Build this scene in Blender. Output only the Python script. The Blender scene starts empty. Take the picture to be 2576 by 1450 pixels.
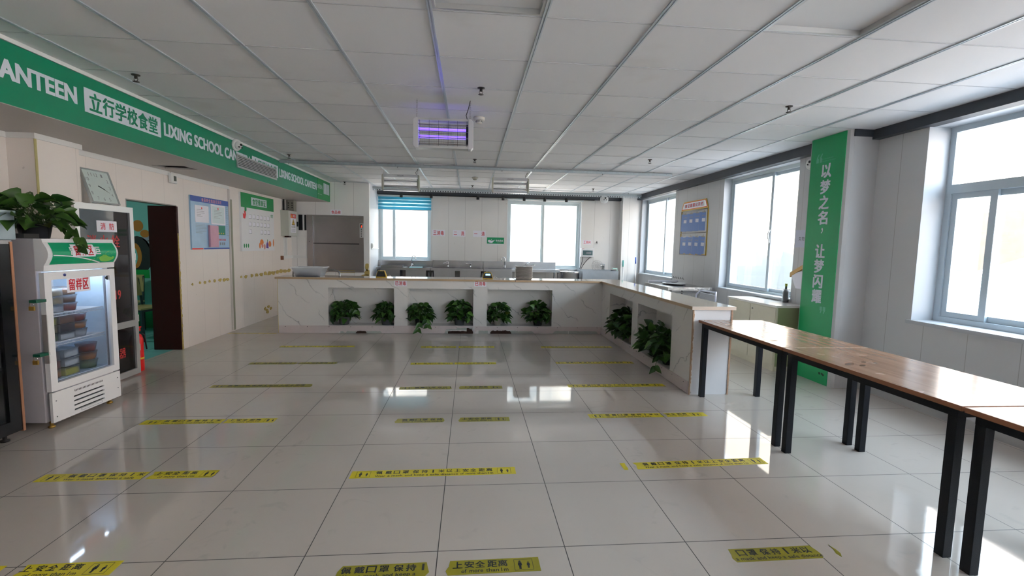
import bpy, math, random
from mathutils import Matrix, Vector
C = bpy.context.scene.collection
SC = bpy.context.scene
PI = math.pi

# ------------------------------------------------------------------ camera
R0 = (0.99588, -0.088296, 0.020573)
R1 = (0.0124818, -0.091228, -0.995752)
R2 = (0.089798, 0.991908, -0.08975)
cd = bpy.data.cameras.new('camera')
cam = bpy.data.objects.new('camera', cd)
C.objects.link(cam)
cd.sensor_fit = 'HORIZONTAL'
cd.sensor_width = 36.0
cd.lens = 1178.56 / 2576 * 36.0
cd.clip_start = 0.05
cd.clip_end = 200
cam.matrix_world = Matrix(((R0[0], -R1[0], -R2[0], 0), (R0[1], -R1[1], -R2[1], 0),
                           (R0[2], -R1[2], -R2[2], 1.428), (0, 0, 0, 1)))
SC.camera = cam
# ------------------------------------------------------------------ world, exposure
w = bpy.data.worlds.new('world')
SC.world = w
w.use_nodes = True
bg = w.node_tree.nodes['Background']
bg.inputs[0].default_value = (0.70, 0.85, 1.0, 1)
bg.inputs[1].default_value = 5.0
SC.view_settings.view_transform = 'Standard'
SC.view_settings.look = 'None'
SC.view_settings.gamma = 1
SC.view_settings.use_curve_mapping = False
SC.view_settings.exposure = 1.45
SC.cycles.max_bounces = 14
SC.cycles.diffuse_bounces = 8
SC.cycles.glossy_bounces = 5
SC.cycles.transparent_max_bounces = 16
SC.cycles.caustics_reflective = False
SC.cycles.caustics_refractive = False
SC.cycles.sample_clamp_indirect = 20
SC.cycles.use_denoising = True


# low warm sun from the left, lighting the buildings and snow outside the right windows
sl = bpy.data.lights.new('sun', 'SUN')
sl.energy = 34
sl.color = (1.0, 0.80, 0.62)
sl.angle = 0.009
so_ = bpy.data.objects.new('sun', sl)
C.objects.link(so_)
so_.rotation_euler = Vector((0.80, 0.22, -0.56)).to_track_quat('-Z', 'Y').to_euler()


def portal(name, cx, cy, cz, sx, sy, rot):
    l = bpy.data.lights.new(name, 'AREA')
    l.shape = 'RECTANGLE'
    l.size = sx
    l.size_y = sy
    l.cycles.is_portal = True
    o = bpy.data.objects.new(name, l)
    o.location = (cx, cy, cz)
    o.rotation_euler = rot
    C.objects.link(o)


# daylight openings: the windows in the right wall and the back wall, and the added one behind the camera
portal('window_daylight', 4.44, 2.5, 1.7, 1.9, 3.1, (0, PI / 2, 0))
portal('window_daylight', 4.32, 6.36, 1.68, 1.8, 1.8, (0, PI / 2, 0))
portal('window_daylight', 4.32, 9.88, 1.68, 1.8, 1.9, (0, PI / 2, 0))
portal('window_daylight', 4.44, -1.7, 1.7, 1.9, 4.6, (0, PI / 2, 0))
portal('window_daylight', -1.5, 11.42, 1.75, 1.3, 1.5, (-PI / 2, 0, 0))
portal('window_daylight', 1.75, 11.42, 1.7, 1.9, 1.7, (-PI / 2, 0, 0))


# ------------------------------------------------------------------ materials
def mat(name, col, rough=0.5, metal=0.0, spec=0.5, emit=None, es=0.0, bump=0, bscale=60, var=0, vscale=4, alpha=1):
    m = bpy.data.materials.new(name)
    m.use_nodes = True
    nt = m.node_tree
    b = nt.nodes['Principled BSDF']
    b.inputs['Base Color'].default_value = (*col, 1)
    b.inputs['Roughness'].default_value = rough
    b.inputs['Metallic'].default_value = metal
    b.inputs['Specular IOR Level'].default_value = spec
    if emit:
        b.inputs['Emission Color'].default_value = (*emit, 1)
        b.inputs['Emission Strength'].default_value = es
    if var or bump:
        tc = nt.nodes.new('ShaderNodeTexCoord')
    if var:
        n = nt.nodes.new('ShaderNodeTexNoise')
        n.inputs['Scale'].default_value = vscale
        n.inputs['Detail'].default_value = 4
        nt.links.new(tc.outputs['Object'], n.inputs['Vector'])
        mx = nt.nodes.new('ShaderNodeMixRGB')
        mx.inputs[1].default_value = (*[c * (1 - var) for c in col], 1)
        mx.inputs[2].default_value = (*[min(1, c * (1 + var)) for c in col], 1)
        nt.links.new(n.outputs['Fac'], mx.inputs[0])
        nt.links.new(mx.outputs[0], b.inputs['Base Color'])
    if bump:
        n2 = nt.nodes.new('ShaderNodeTexNoise')
        n2.inputs['Scale'].default_value = bscale
        nt.links.new(tc.outputs['Object'], n2.inputs['Vector'])
        bp = nt.nodes.new('ShaderNodeBump')
        bp.inputs['Strength'].default_value = bump
        bp.inputs['Distance'].default_value = 0.005
        nt.links.new(n2.outputs['Fac'], bp.inputs['Height'])
        nt.links.new(bp.outputs[0], b.inputs['Normal'])
    if alpha < 1:
        b.inputs['Alpha'].default_value = alpha
    return m


class NT:
    """small helper to wire a principled material"""
    def __init__(s, name, rough=0.5, spec=0.5):
        s.m = bpy.data.materials.new(name)
        s.m.use_nodes = True
        s.t = s.m.node_tree
        s.b = s.t.nodes['Principled BSDF']
        s.b.inputs['Roughness'].default_value = rough
        s.b.inputs['Specular IOR Level'].default_value = spec
        g = s.t.nodes.new('ShaderNodeNewGeometry')
        s.pos = g.outputs['Position']
        s.geo = g

    def n(s, typ, ins=None, **kw):
        nd = s.t.nodes.new(typ)
        for k, v in kw.items():
            setattr(nd, k, v)
        for k, v in (ins or {}).items():
            if isinstance(v, bpy.types.NodeSocket):
                s.t.links.new(v, nd.inputs[k])
            else:
                nd.inputs[k].default_value = v
        return nd

    def math(s, op, a, b=0.0):
        return s.n('ShaderNodeMath', {0: a, 1: b}, operation=op).outputs[0]

    def mix(s, f, a, b):
        a = a if isinstance(a, bpy.types.NodeSocket) else (*a, 1)
        b = b if isinstance(b, bpy.types.NodeSocket) else (*b, 1)
        return s.n('ShaderNodeMixRGB', {0: f, 1: a, 2: b}).outputs[0]

    def xyz(s, v=None):
        sp = s.n('ShaderNodeSeparateXYZ', {0: v or s.pos})
        return sp.outputs

    def noise(s, scale, detail=3, vec=None, dist=0.0):
        return s.n('ShaderNodeTexNoise', {'Vector': vec or s.pos, 'Scale': scale, 'Detail': detail,
                                          'Distortion': dist}).outputs['Fac']

    def ramp(s, f, a, b):
        return s.n('ShaderNodeMapRange', {0: f, 1: a, 2: b, 3: 0.0, 4: 1.0}).outputs[0]

    def col(s, c):
        s.t.links.new(c, s.b.inputs['Base Color'])

    def line(s, coord, period, off, width):
        """1 on a joint line repeated every period"""
        a = s.math('SUBTRACT', coord, off)
        a = s.math('DIVIDE', a, period)
        a = s.math('FRACT', s.math('ADD', a, 1000.5))
        a = s.math('ABSOLUTE', s.math('SUBTRACT', a, 0.5))
        return s.math('LESS_THAN', a, width / 2 / period)


def panel_wall(name, axis, col, period=0.385, off=0.1, line=0.55):
    t = NT(name, 0.45, 0.35)
    x = t.xyz()
    ln = t.line(x[axis], period, off, 0.006)
    v = t.noise(1.3, 4)
    sp = t.ramp(t.noise(14, 2), 0.76, 0.80)
    c = t.mix(v, [k * 0.95 for k in col], [min(1, k * 1.04) for k in col])
    c = t.mix(t.math('MULTIPLY', sp, 0.35), c, (0.35, 0.31, 0.27))
    c = t.mix(t.math('MULTIPLY', ln, line), c, (0.25, 0.24, 0.23))
    t.col(c)
    return t.m


# walls: cream coated sandwich panels with upright joints
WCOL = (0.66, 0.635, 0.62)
M_WL = panel_wall('wall_panels_left_lit', 1, (0.80, 0.74, 0.70), 0.385, 0.33, 0.22)  # lighter, warmer copy for the wall that catches the daylight
M_WR = panel_wall('wall_panels_right_shaded', 1, (0.60, 0.60, 0.61), 0.385, 0.02)  # same panels, colour darkened for the wall in shade
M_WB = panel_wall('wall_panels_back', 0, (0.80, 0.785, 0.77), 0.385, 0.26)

# glossy porcelain floor tiles, 0.6 m, with scuffs
t = NT('floor_tiles', 0.09, 0.5)
x = t.xyz()
lx = t.line(x[0], 0.6, -0.133, 0.0045)
ly = t.line(x[1], 0.6, 2.088, 0.0045)
ln = t.math('MAXIMUM', lx, ly)
v = t.noise(2.2, 5)
c = t.mix(v, (0.51, 0.462, 0.415), (0.57, 0.522, 0.475))
sc = t.math('MULTIPLY', t.ramp(t.noise(7, 6, dist=1.2), 0.60, 0.78), t.ramp(t.noise(1.1, 2), 0.42, 0.62))
c = t.mix(t.math('MULTIPLY', sc, 0.38), c, (0.27, 0.26, 0.24))
c = t.mix(ln, c, (0.06, 0.055, 0.05))
t.col(c)
rg = t.math('ADD', t.math('MULTIPLY', sc, 0.25), t.math('ADD', 0.045, t.math('MULTIPLY', ln, 0.5)))
t.t.links.new(rg, t.b.inputs['Roughness'])
M_FLOOR = t.m

# mineral ceiling tiles, slightly different from each other
t = NT('ceiling_tiles', 0.75, 0.3)
x = t.xyz()
cx = t.math('FLOOR', t.math('DIVIDE', t.math('ADD', x[0], 0.2295 + 61.6), 0.616))
cy = t.math('FLOOR', t.math('DIVIDE', t.math('ADD', x[1], -2.645 + 61.6), 0.616))
cv = t.n('ShaderNodeCombineXYZ', {0: cx, 1: cy}).outputs[0]
wn = t.n('ShaderNodeTexWhiteNoise', {'Vector': cv}).outputs['Value']
c = t.mix(wn, (0.72, 0.725, 0.745), (0.77, 0.775, 0.795))
c = t.mix(t.math('MULTIPLY', t.ramp(t.noise(1.7, 5), 0.62, 0.75), 0.25), c, (0.5, 0.48, 0.45))
t.col(c)
M_CEIL = t.m


def marble(name, ax):
    t = NT(name, 0.25, 0.5)
    x = t.xyz()
    d = t.math('ADD', t.math('MULTIPLY', x[ax], 0.8), t.math('MULTIPLY', x[2], 0.75))
    d = t.math('ADD', d, t.math('MULTIPLY', t.noise(2.6, 4), 0.42))
    f = t.math('ABSOLUTE', t.math('SUBTRACT', t.math('FRACT', t.math('MULTIPLY', d, 3.1)), 0.5))
    vein = t.math('LESS_THAN', f, 0.014)
    mask = t.ramp(t.noise(3.1, 2), 0.45, 0.56)
    s = t.ramp(f, 0.09, 0.0)
    c = t.mix(t.noise(1.5, 3), (0.70, 0.68, 0.66), (0.77, 0.75, 0.73))
    c = t.mix(t.math('MULTIPLY', t.math('MULTIPLY', s, mask), 0.14), c, (0.4, 0.4, 0.4))
    c = t.mix(t.math('MULTIPLY', t.math('MULTIPLY', vein, mask), 0.62), c, (0.28, 0.29, 0.30))
    t.col(c)
    return t.m


M_MARX = marble('marble_front', 0)
M_MARY = marble('marble_side', 1)


def wood(name, a, b, ax=1):
    t = NT(name, 0.22, 0.5)
    mp = t.n('ShaderNodeMapping', {'Vector': t.pos, 'Scale': (1, 1, 1) if False else ((18, 1.2, 18) if ax == 1 else (1.2, 18, 18))}).outputs[0]
    n = t.noise(1.6, 6, mp, 0.6)
    w_ = t.ramp(n, 0.35, 0.7)
    t.col(t.mix(w_, a, b))
    st = t.ramp(t.noise(5, 4), 0.62, 0.7)
    t.t.links.new(t.math('ADD', 0.2, t.math('MULTIPLY', st, 0.25)), t.b.inputs['Roughness'])
    return t.m


M_TABLE = wood('table_wood', (0.27, 0.155, 0.095), (0.38, 0.23, 0.15))
M_TEDGE = mat('table_edge', (0.30, 0.12, 0.055), 0.5)
M_BLK = mat('black_steel', (0.006, 0.007, 0.011), 0.42, spec=0.22, bump=0.15, bscale=200)
M_STONE = mat('beige_stone_top', (0.60, 0.53, 0.44), 0.06, var=0.04, vscale=30)
M_STEDGE = mat('beige_stone_edge', (0.50, 0.36, 0.22), 0.3, var=0.05, vscale=40)
M_STEEL = mat('stainless_steel', (0.40, 0.40, 0.41), 0.24, 1.0, var=0.12, vscale=9)
M_STEELD = mat('brushed_steel_dull', (0.36, 0.33, 0.32), 0.30, 1.0, var=0.10, vscale=3)
M_CHROME = mat('chrome', (0.8, 0.8, 0.82), 0.1, 1.0)
M_GALV = mat('galvanised_steel', (0.42, 0.47, 0.49), 0.45, 0.6, var=0.15, vscale=25)
M_ALU = mat('aluminium', (0.62, 0.62, 0.62), 0.35, 0.7)
M_WFR = mat('window_frame_paint', (0.52, 0.60, 0.66), 0.35)
M_WFRW = mat('window_frame_pale', (0.66, 0.74, 0.76), 0.35)
M_REV = mat('window_reveal', (0.50, 0.52, 0.55), 0.5)
M_BEAM = mat('dark_steel_beam', (0.045, 0.05, 0.06), 0.5, var=0.2, vscale=8)
M_WHITE = mat('white_paint', (0.78, 0.78, 0.80), 0.4)
M_WHITEP = mat('white_plastic', (0.74, 0.74, 0.73), 0.35)
M_CREAM = mat('cream_plastic', (0.60, 0.58, 0.50), 0.45)
M_PAPER = mat('paper', (0.86, 0.85, 0.93), 0.7)
M_RED = mat('red_ink', (0.62, 0.01, 0.03), 0.6)
M_REDP = mat('red_paint', (0.75, 0.012, 0.012), 0.3)
M_BLACK = mat('black_ink', (0.012, 0.012, 0.012), 0.5)
M_GREYT = mat('grey_ink', (0.22, 0.24, 0.26), 0.6)
M_GREEN = mat('banner_green', (0.0, 0.23, 0.115), 0.38)
M_GREEN2 = mat('banner_green_bright', (0.0, 0.27, 0.065), 0.38)
M_GREENC = mat('column_green', (0.0, 0.33, 0.10), 0.33)
M_GREENF = mat('fridge_green', (0.0, 0.36, 0.16), 0.3)
M_GREENL = mat('leaf_print_green', (0.25, 0.60, 0.10), 0.4)
M_BLET = mat('banner_white', (0.66, 0.70, 0.78), 0.4)
M_PALEG = mat('pale_green_print', (0.10, 0.48, 0.28), 0.4)
M_YEL = mat('sticker_yellow', (0.68, 0.57, 0.012), 0.38, var=0.08, vscale=12)
M_YELD = mat('sticker_yellow_worn', (0.30, 0.27, 0.012), 0.38, var=0.22, vscale=14)
M_STTXT = mat('sticker_ink', (0.018, 0.022, 0.03), 0.45)
M_FOAM = mat('yellow_foam', (0.52, 0.40, 0.13), 0.9, bump=0.8, bscale=60, var=0.25, vscale=30)
M_BROWN = mat('dark_door_veneer', (0.035, 0.006, 0.005), 0.5, spec=.2)
M_TEAL = mat('teal_wall', (0.22, 0.52, 0.47), 0.5)
M_TEALF = mat('teal_floor', (0.16, 0.46, 0.44), 0.2)
M_GRNB = mat('mural_green', (0.0, 0.20, 0.05), 0.5)
M_MGREY = mat('mural_grey', (0.33, 0.31, 0.38), 0.6)
M_MORG = mat('mural_orange', (0.50, 0.17, 0.015), 0.6)
M_ORANGE = mat('orange_print', (0.75, 0.22, 0.05), 0.5)
M_PURP = mat('purple_print', (0.16, 0.06, 0.38), 0.5)
M_SOIL = mat('soil', (0.035, 0.022, 0.015), 0.9)
M_POT = mat('dark_pot', (0.03, 0.03, 0.035), 0.25)
M_POTW = mat('cream_pot', (0.42, 0.38, 0.33), 0.4)
M_CAB = mat('cream_cabinet', (0.58, 0.54, 0.42), 0.42, var=0.05, vscale=20)
M_CABTOP = mat('cabinet_top', (0.70, 0.68, 0.64), 0.18)
M_CABSIDE = mat('olive_cabinet_side', (0.26, 0.29, 0.15), 0.4)
M_SKIRT = mat('pink_skirting', (0.62, 0.54, 0.53), 0.35, var=0.06, vscale=18)
M_BACKING = mat('grey_backing', (0.40, 0.42, 0.39), 0.5, var=0.15, vscale=40)
M_ROT = mat('rotten_board', (0.05, 0.022, 0.014), 0.95, bump=1.0, bscale=90, var=0.3, vscale=40)
M_DARK = mat('dark_void', (0.01, 0.01, 0.01), 0.8)
M_UV = mat('uv_tube', (0.12, 0.08, 0.9), 0.3, emit=(0.12, 0.06, 1.0), es=1.9)
M_UVOFF = mat('tube_off', (0.7, 0.7, 0.72), 0.2)
M_BLUEF = mat('blue_folder', (0.17, 0.28, 0.62), 0.35)
M_BLUED = mat('blue_ring', (0.02, 0.04, 0.40), 0.4)
M_YELP = mat('yellow_paint', (0.75, 0.48, 0.03), 0.4)
M_SEGR = mat('red_digits', (0.9, 0.02, 0.01), 0.5, emit=(1, 0.03, 0.01), es=3)
M_LCD = mat('blue_lcd', (0.3, 0.55, 0.8), 0.3, emit=(0.3, 0.6, 1.0), es=0.9)
M_SKYB = mat('poster_sky_blue', (0.30, 0.48, 0.68), 0.3, var=0.15, vscale=6)
M_DBLUE = mat('poster_blue', (0.015, 0.07, 0.40), 0.35)
M_PINK = mat('pink_leaflet', (0.62, 0.34, 0.45), 0.45, var=0.12, vscale=12)
M_CERT = mat('certificate_paper', (0.62, 0.73, 0.76), 0.4)
M_BINW = mat('translucent_tub', (0.78, 0.80, 0.82), 0.3)
M_BING = mat('tub_content', (0.30, 0.31, 0.36), 0.6)
M_LEAD = mat('lilac_steel', (0.50, 0.47, 0.50), 0.4)
M_COPPER = mat('copper_trim', (0.45, 0.22, 0.13), 0.3, 0.6)
M_BRASS = mat('brass', (0.60, 0.38, 0.10), 0.3, 0.9)
M_GCAB = mat('grey_green_cabinet', (0.50, 0.52, 0.46), 0.4)
M_HASP = mat('green_hasp', (0.0, 0.10, 0.055), 0.5)
M_CHAIRW = mat('chair_wood', (0.42, 0.31, 0.12), 0.4)
M_CHAIRL = mat('chair_frame_dark', (0.015, 0.03, 0.035), 0.4)
M_GREYBOX = mat('grey_blue_box', (0.42, 0.52, 0.57), 0.5)
M_SNOW = mat('snow', (0.45, 0.46, 0.48), 0.8, bump=0.5, bscale=5)
M_FAC = mat('facade_blocks', (0.40, 0.40, 0.40), 0.8, var=0.06, vscale=2)
M_TARP = bpy.data.materials.new('white_tarp')
M_TARP.use_nodes = True
_n = M_TARP.node_tree
_n.nodes.remove(_n.nodes['Principled BSDF'])
_d = _n.nodes.new('ShaderNodeBsdfDiffuse')
_d.inputs[0].default_value = (0.42, 0.43, 0.42, 1)
_tl = _n.nodes.new('ShaderNodeBsdfTranslucent')
_tl.inputs[0].default_value = (0.42, 0.43, 0.42, 1)
_mx = _n.nodes.new('ShaderNodeMixShader')
_n.links.new(_d.outputs[0], _mx.inputs[1])
_n.links.new(_tl.outputs[0], _mx.inputs[2])
_n.links.new(_mx.outputs[0], _n.nodes['Material Output'].inputs[0])


def glass(name, tint=(1, 1, 1), refl=0.06, dirt=0.0, dirtcol=(0.8, 0.9, 0.88)):
    m = bpy.data.materials.new(name)
    m.use_nodes = True
    n = m.node_tree
    n.nodes.remove(n.nodes['Principled BSDF'])
    tr = n.nodes.new('ShaderNodeBsdfTransparent')
    tr.inputs[0].default_value = (*tint, 1)
    gl = n.nodes.new('ShaderNodeBsdfGlossy')
    gl.inputs['Roughness'].default_value = 0.02
    mx = n.nodes.new('ShaderNodeMixShader')
    lw = n.nodes.new('ShaderNodeLayerWeight')
    lw.inputs[0].default_value = 0.5
    pw = n.nodes.new('ShaderNodeMath')
    pw.operation = 'POWER'
    pw.inputs[1].default_value = 5.0
    n.links.new(lw.outputs['Facing'], pw.inputs[0])
    ml = n.nodes.new('ShaderNodeMath')
    ml.operation = 'MULTIPLY_ADD'
    ml.inputs[1].default_value = 0.7
    ml.inputs[2].default_value = refl * .5
    n.links.new(pw.outputs[0], ml.inputs[0])
    n.links.new(ml.outputs[0], mx.inputs[0])
    last = tr.outputs[0]
    if dirt:
        df = n.nodes.new('ShaderNodeBsdfTranslucent')
        df.inputs[0].default_value = (*dirtcol, 1)
        m2 = n.nodes.new('ShaderNodeMixShader')
        m2.inputs[0].default_value = dirt
        n.links.new(tr.outputs[0], m2.inputs[1])
        n.links.new(df.outputs[0], m2.inputs[2])
        last = m2.outputs[0]
    n.links.new(last, mx.inputs[1])
    n.links.new(gl.outputs[0], mx.inputs[2])
    n.links.new(mx.outputs[0], n.nodes['Material Output'].inputs[0])
    return m


M_GLASS = glass('window_glass', (0.985, 0.992, 0.988))
M_GLASSD = glass('grey_door_glass', (0.25, 0.25, 0.26), 0.09)
M_GLASSF = glass('fridge_glass', (0.90, 0.93, 0.97), 0.05)
M_CLEAR = glass('clear_plastic', (0.86, 0.88, 0.90), 0.05, 0.30, (0.9, 0.9, 0.92))

t = NT('leaf_green', 0.38, 0.45)
rnd = t.geo.outputs['Random Per Island']
c = t.mix(rnd, (0.014, 0.055, 0.010), (0.075, 0.18, 0.028))
c = t.mix(t.math('GREATER_THAN', rnd, 0.93), c, (0.14, 0.17, 0.02))
t.col(c)
M_LEAF = t.m
M_STEM = mat('leaf_stem', (0.05, 0.10, 0.02), 0.5)


# ------------------------------------------------------------------ mesh builder
class MB:
    def __init__(s):
        s.v = []
        s.f = []
        s.mi = []
        s.sm = []
        s.k = 0

    def add(s, vs, fs, smooth=False):
        o = len(s.v)
        s.v += [tuple(p) for p in vs]
        s.f += [tuple(i + o for i in f) for f in fs]
        s.mi += [s.k] * len(fs)
        s.sm += [smooth] * len(fs)
        return s

    def box(s, x0, x1, y0, y1, z0, z1, sh=(0, 0)):
        if x0 > x1: x0, x1 = x1, x0
        if y0 > y1: y0, y1 = y1, y0
        if z0 > z1: z0, z1 = z1, z0
        a, b = sh
        vs = [(x0, y0, z0), (x1, y0, z0), (x1, y1, z0), (x0, y1, z0),
              (x0 + a, y0 + b, z1), (x1 + a, y0 + b, z1), (x1 + a, y1 + b, z1), (x0 + a, y1 + b, z1)]
        return s.add(vs, [(0, 3, 2, 1), (4, 5, 6, 7), (0, 1, 5, 4), (1, 2, 6, 5), (2, 3, 7, 6), (3, 0, 4, 7)])

    def tube(s, pts, r, n=8, cap=True, rad=None):
        pts = [Vector(p) for p in pts]
        rings = []
        prev = None
        for i, p in enumerate(pts):
            d = (pts[min(i + 1, len(pts) - 1)] - pts[max(i - 1, 0)]).normalized()
            if prev is None:
                u = d.orthogonal().normalized()
            else:
                u = (prev - d * prev.dot(d)).normalized()
            prev = u
            v = d.cross(u)
            rr = rad[i] if rad else r
            rings.append([p + (u * math.cos(2 * PI * k / n) + v * math.sin(2 * PI * k / n)) * rr for k in range(n)])
        vs = [q for ring in rings for q in ring]
        fs = []
        for i in range(len(rings) - 1):
            for k in range(n):
                a = i * n + k
                b = i * n + (k + 1) % n
                fs.append((a, b, b + n, a + n))
        s.add(vs, fs, True)
        if cap:
            o = len(s.v) - len(vs)
            for base, rev in ((o, True), (o + (len(rings) - 1) * n, False)):
                f = [base + k for k in range(n)]
                s.f.append(tuple(reversed(f)) if rev else tuple(f))
                s.mi.append(s.k)
                s.sm.append(False)
        return s

    def lathe(s, prof, n=20, c=(0, 0, 0), axis='z', sx=1, sy=1, smooth=True):
        vs = []
        for r, z in prof:
            for k in range(n):
                a = 2 * PI * k / n
                p = (r * math.cos(a) * sx, r * math.sin(a) * sy, z)
                if axis == 'y': p = (p[0], p[2], -p[1])
                if axis == 'x': p = (p[2], p[0], p[1])
                vs.append((p[0] + c[0], p[1] + c[1], p[2] + c[2]))
        fs = []
        for i in range(len(prof) - 1):
            for k in range(n):
                a = i * n + k
                b = i * n + (k + 1) % n
                fs.append((a, b, b + n, a + n))
        s.add(vs, fs, smooth)
        o = len(s.v) - len(vs)
        for base, rev, rr in ((o, True, prof[0][0]), (o + (len(prof) - 1) * n, False, prof[-1][0])):
            if rr > 1e-5:
                f = [base + k for k in range(n)]
                s.f.append(tuple(reversed(f)) if rev else tuple(f))
                s.mi.append(s.k)
                s.sm.append(False)
        return s

    def prism(s, poly, z0, z1, plane='xy'):
        """polygon (counter-clockwise) extruded along the third axis"""
        n = len(poly)

        def P(a, b, c):
            return (a, b, c) if plane == 'xy' else ((a, c, b) if plane == 'xz' else (c, a, b))
        vs = [P(a, b, z0) for a, b in poly] + [P(a, b, z1) for a, b in poly]
        fs = [tuple(reversed(range(n))), tuple(range(n, 2 * n))]
        for i in range(n):
            j = (i + 1) % n
            fs.append((i, j, j + n, i + n))
        if plane == 'xz':
            fs = [tuple(reversed(f)) for f in fs]
        return s.add(vs, fs)

    def holed(s, W0, W1, H0, H1, holes, t0, t1, plane='xy'):
        """slab in (a,b) with rectangular holes, extruded from t0 to t1; holes = (a0,a1,b0,b1)"""
        As = sorted({W0, W1, *[h for q in holes for h in q[:2]]})
        Bs = sorted({H0, H1, *[h for q in holes for h in q[2:]]})
        As = [a for a in As if W0 - 1e-9 <= a <= W1 + 1e-9]
        Bs = [b for b in Bs if H0 - 1e-9 <= b <= H1 + 1e-9]

        def full(i, j):
            if i < 0 or j < 0 or i >= len(As) - 1 or j >= len(Bs) - 1: return False
            a = (As[i] + As[i + 1]) / 2
            b = (Bs[j] + Bs[j + 1]) / 2
            return not any(q[0] < a < q[1] and q[2] < b < q[3] for q in holes)

        def P(a, b, c):
            return (a, b, c) if plane == 'xy' else ((a, c, b) if plane == 'xz' else (c, a, b))
        vs, fs = [], []

        def quad(*p):
            o = len(vs)
            vs.extend(P(*q) for q in p)
            fs.append((o, o + 1, o + 2, o + 3))
        for i in range(len(As) - 1):
            for j in range(len(Bs) - 1):
                if not full(i, j): continue
                a0, a1, b0, b1 = As[i], As[i + 1], Bs[j], Bs[j + 1]
                quad((a0, b0, t1), (a1, b0, t1), (a1, b1, t1), (a0, b1, t1))
                quad((a0, b0, t0), (a0, b1, t0), (a1, b1, t0), (a1, b0, t0))
                if not full(i - 1, j): quad((a0, b0, t0), (a0, b0, t1), (a0, b1, t1), (a0, b1, t0))
                if not full(i + 1, j): quad((a1, b0, t0), (a1, b1, t0), (a1, b1, t1), (a1, b0, t1))
                if not full(i, j - 1): quad((a0, b0, t0), (a1, b0, t0), (a1, b0, t1), (a0, b0, t1))
                if not full(i, j + 1): quad((a0, b1, t0), (a0, b1, t1), (a1, b1, t1), (a1, b1, t0))
        if plane == 'xz': fs = [tuple(reversed(f)) for f in fs]
        return s.add(vs, fs)

    def frame(s, x0, x1, y0, y1, w_, z0, z1, plane='xy'):
        return s.holed(x0, x1, y0, y1, [(x0 + w_, x1 - w_, y0 + w_, y1 - w_)], z0, z1, plane)

    def mesh(s, name, mats):
        me = bpy.data.meshes.new(name)
        me.from_pydata(s.v, [], s.f)
        for m in (mats if isinstance(mats, (list, tuple)) else [mats]): me.materials.append(m)
        me.polygons.foreach_set('material_index', s.mi)
        me.polygons.foreach_set('use_smooth', s.sm)
        me.update()
        return me

    def build(s, name, mats, parent=None, bevel=0):
        o = bpy.data.objects.new(name, s.mesh(name, mats))
        C.objects.link(o)
        o.parent = parent
        if bevel:
            md = o.modifiers.new('bevel', 'BEVEL')
            md.width = bevel
            md.segments = 2
            md.limit_method = 'ANGLE'
        return o


def frame_m(o, r=(1, 0, 0), u=(0, 0, 1)):
    """local x = right, y = up, z = out towards the viewer"""
    r = Vector(r).normalized()
    u = Vector(u).normalized()
    n = r.cross(u)
    return Matrix(((r.x, u.x, n.x, o[0]), (r.y, u.y, n.y, o[1]), (r.z, u.z, n.z, o[2]), (0, 0, 0, 1)))


LEFT = dict(r=(0, 1, 0), u=(0, 0, 1))      # things on the left wall, facing +X
RIGHT = dict(r=(0, -1, 0), u=(0, 0, 1))    # things on the right wall, facing -X
BACK = dict(r=(1, 0, 0), u=(0, 0, 1))      # things facing the camera
FLOOR = dict(r=(1, 0, 0), u=(0, 1, 0))


def tag(o, label, cat, group=None):
    o['label'] = label
    o['category'] = cat
    if group: o['group'] = group
    return o


def thing(name, label, cat, M=None, loc=None, rz=0, group=None):
    o = bpy.data.objects.new(name, None)
    o.empty_display_size = 0.05
    C.objects.link(o)
    if M is not None: o.matrix_world = M
    if loc is not None:
        o.location = loc
        o.rotation_euler = (0, 0, rz)
    return tag(o, label, cat, group)


def struct(o):
    o['kind'] = 'structure'
    return o


def sroot(name, M=None):
    o = bpy.data.objects.new(name, None)
    C.objects.link(o)
    if M is not None: o.matrix_world = M
    return struct(o)


def dup(root, M=None, loc=None, label=None, group=None):
    kids = {}
    for o in bpy.data.objects:
        if o.parent: kids.setdefault(o.parent.name, []).append(o)

    def rec(o, par):
        c_ = o.copy()
        C.objects.link(c_)
        if par: c_.parent = par
        for k in kids.get(o.name, []): rec(k, c_)
        return c_
    r = rec(root, None)
    if M is not None: r.matrix_world = M
    if loc is not None: r.location = loc
    if label: r['label'] = label
    if group: r['group'] = group
    return r


_tc = {}


def glyphs(s, bold=0.0, shear=0):
    """outline of a string as flat triangles, normalised to its bounding box (0..1, 0..1)"""
    k = (s, bold, shear)
    if k in _tc: return _tc[k]
    cu = bpy.data.curves.new('t', 'FONT')
    cu.body = s
    cu.offset = bold
    cu.shear = shear
    cu.resolution_u = 3
    o = bpy.data.objects.new('t', cu)
    C.objects.link(o)
    dg = bpy.context.evaluated_depsgraph_get()
    me = bpy.data.meshes.new_from_object(o.evaluated_get(dg))
    vs = [(v.co.x, v.co.y) for v in me.vertices]
    fs = [tuple(p.vertices) for p in me.polygons]
    bpy.data.objects.remove(o)
    bpy.data.curves.remove(cu)
    bpy.data.meshes.remove(me)
    x0 = min(v[0] for v in vs)
    x1 = max(v[0] for v in vs)
    y0 = min(v[1] for v in vs)
    y1 = max(v[1] for v in vs)
    vs = [((a - x0) / (x1 - x0), (b - y0) / (y1 - y0)) for a, b in vs]
    _tc[k] = (vs, fs, (x1 - x0) / (y1 - y0))
    return _tc[k]


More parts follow.
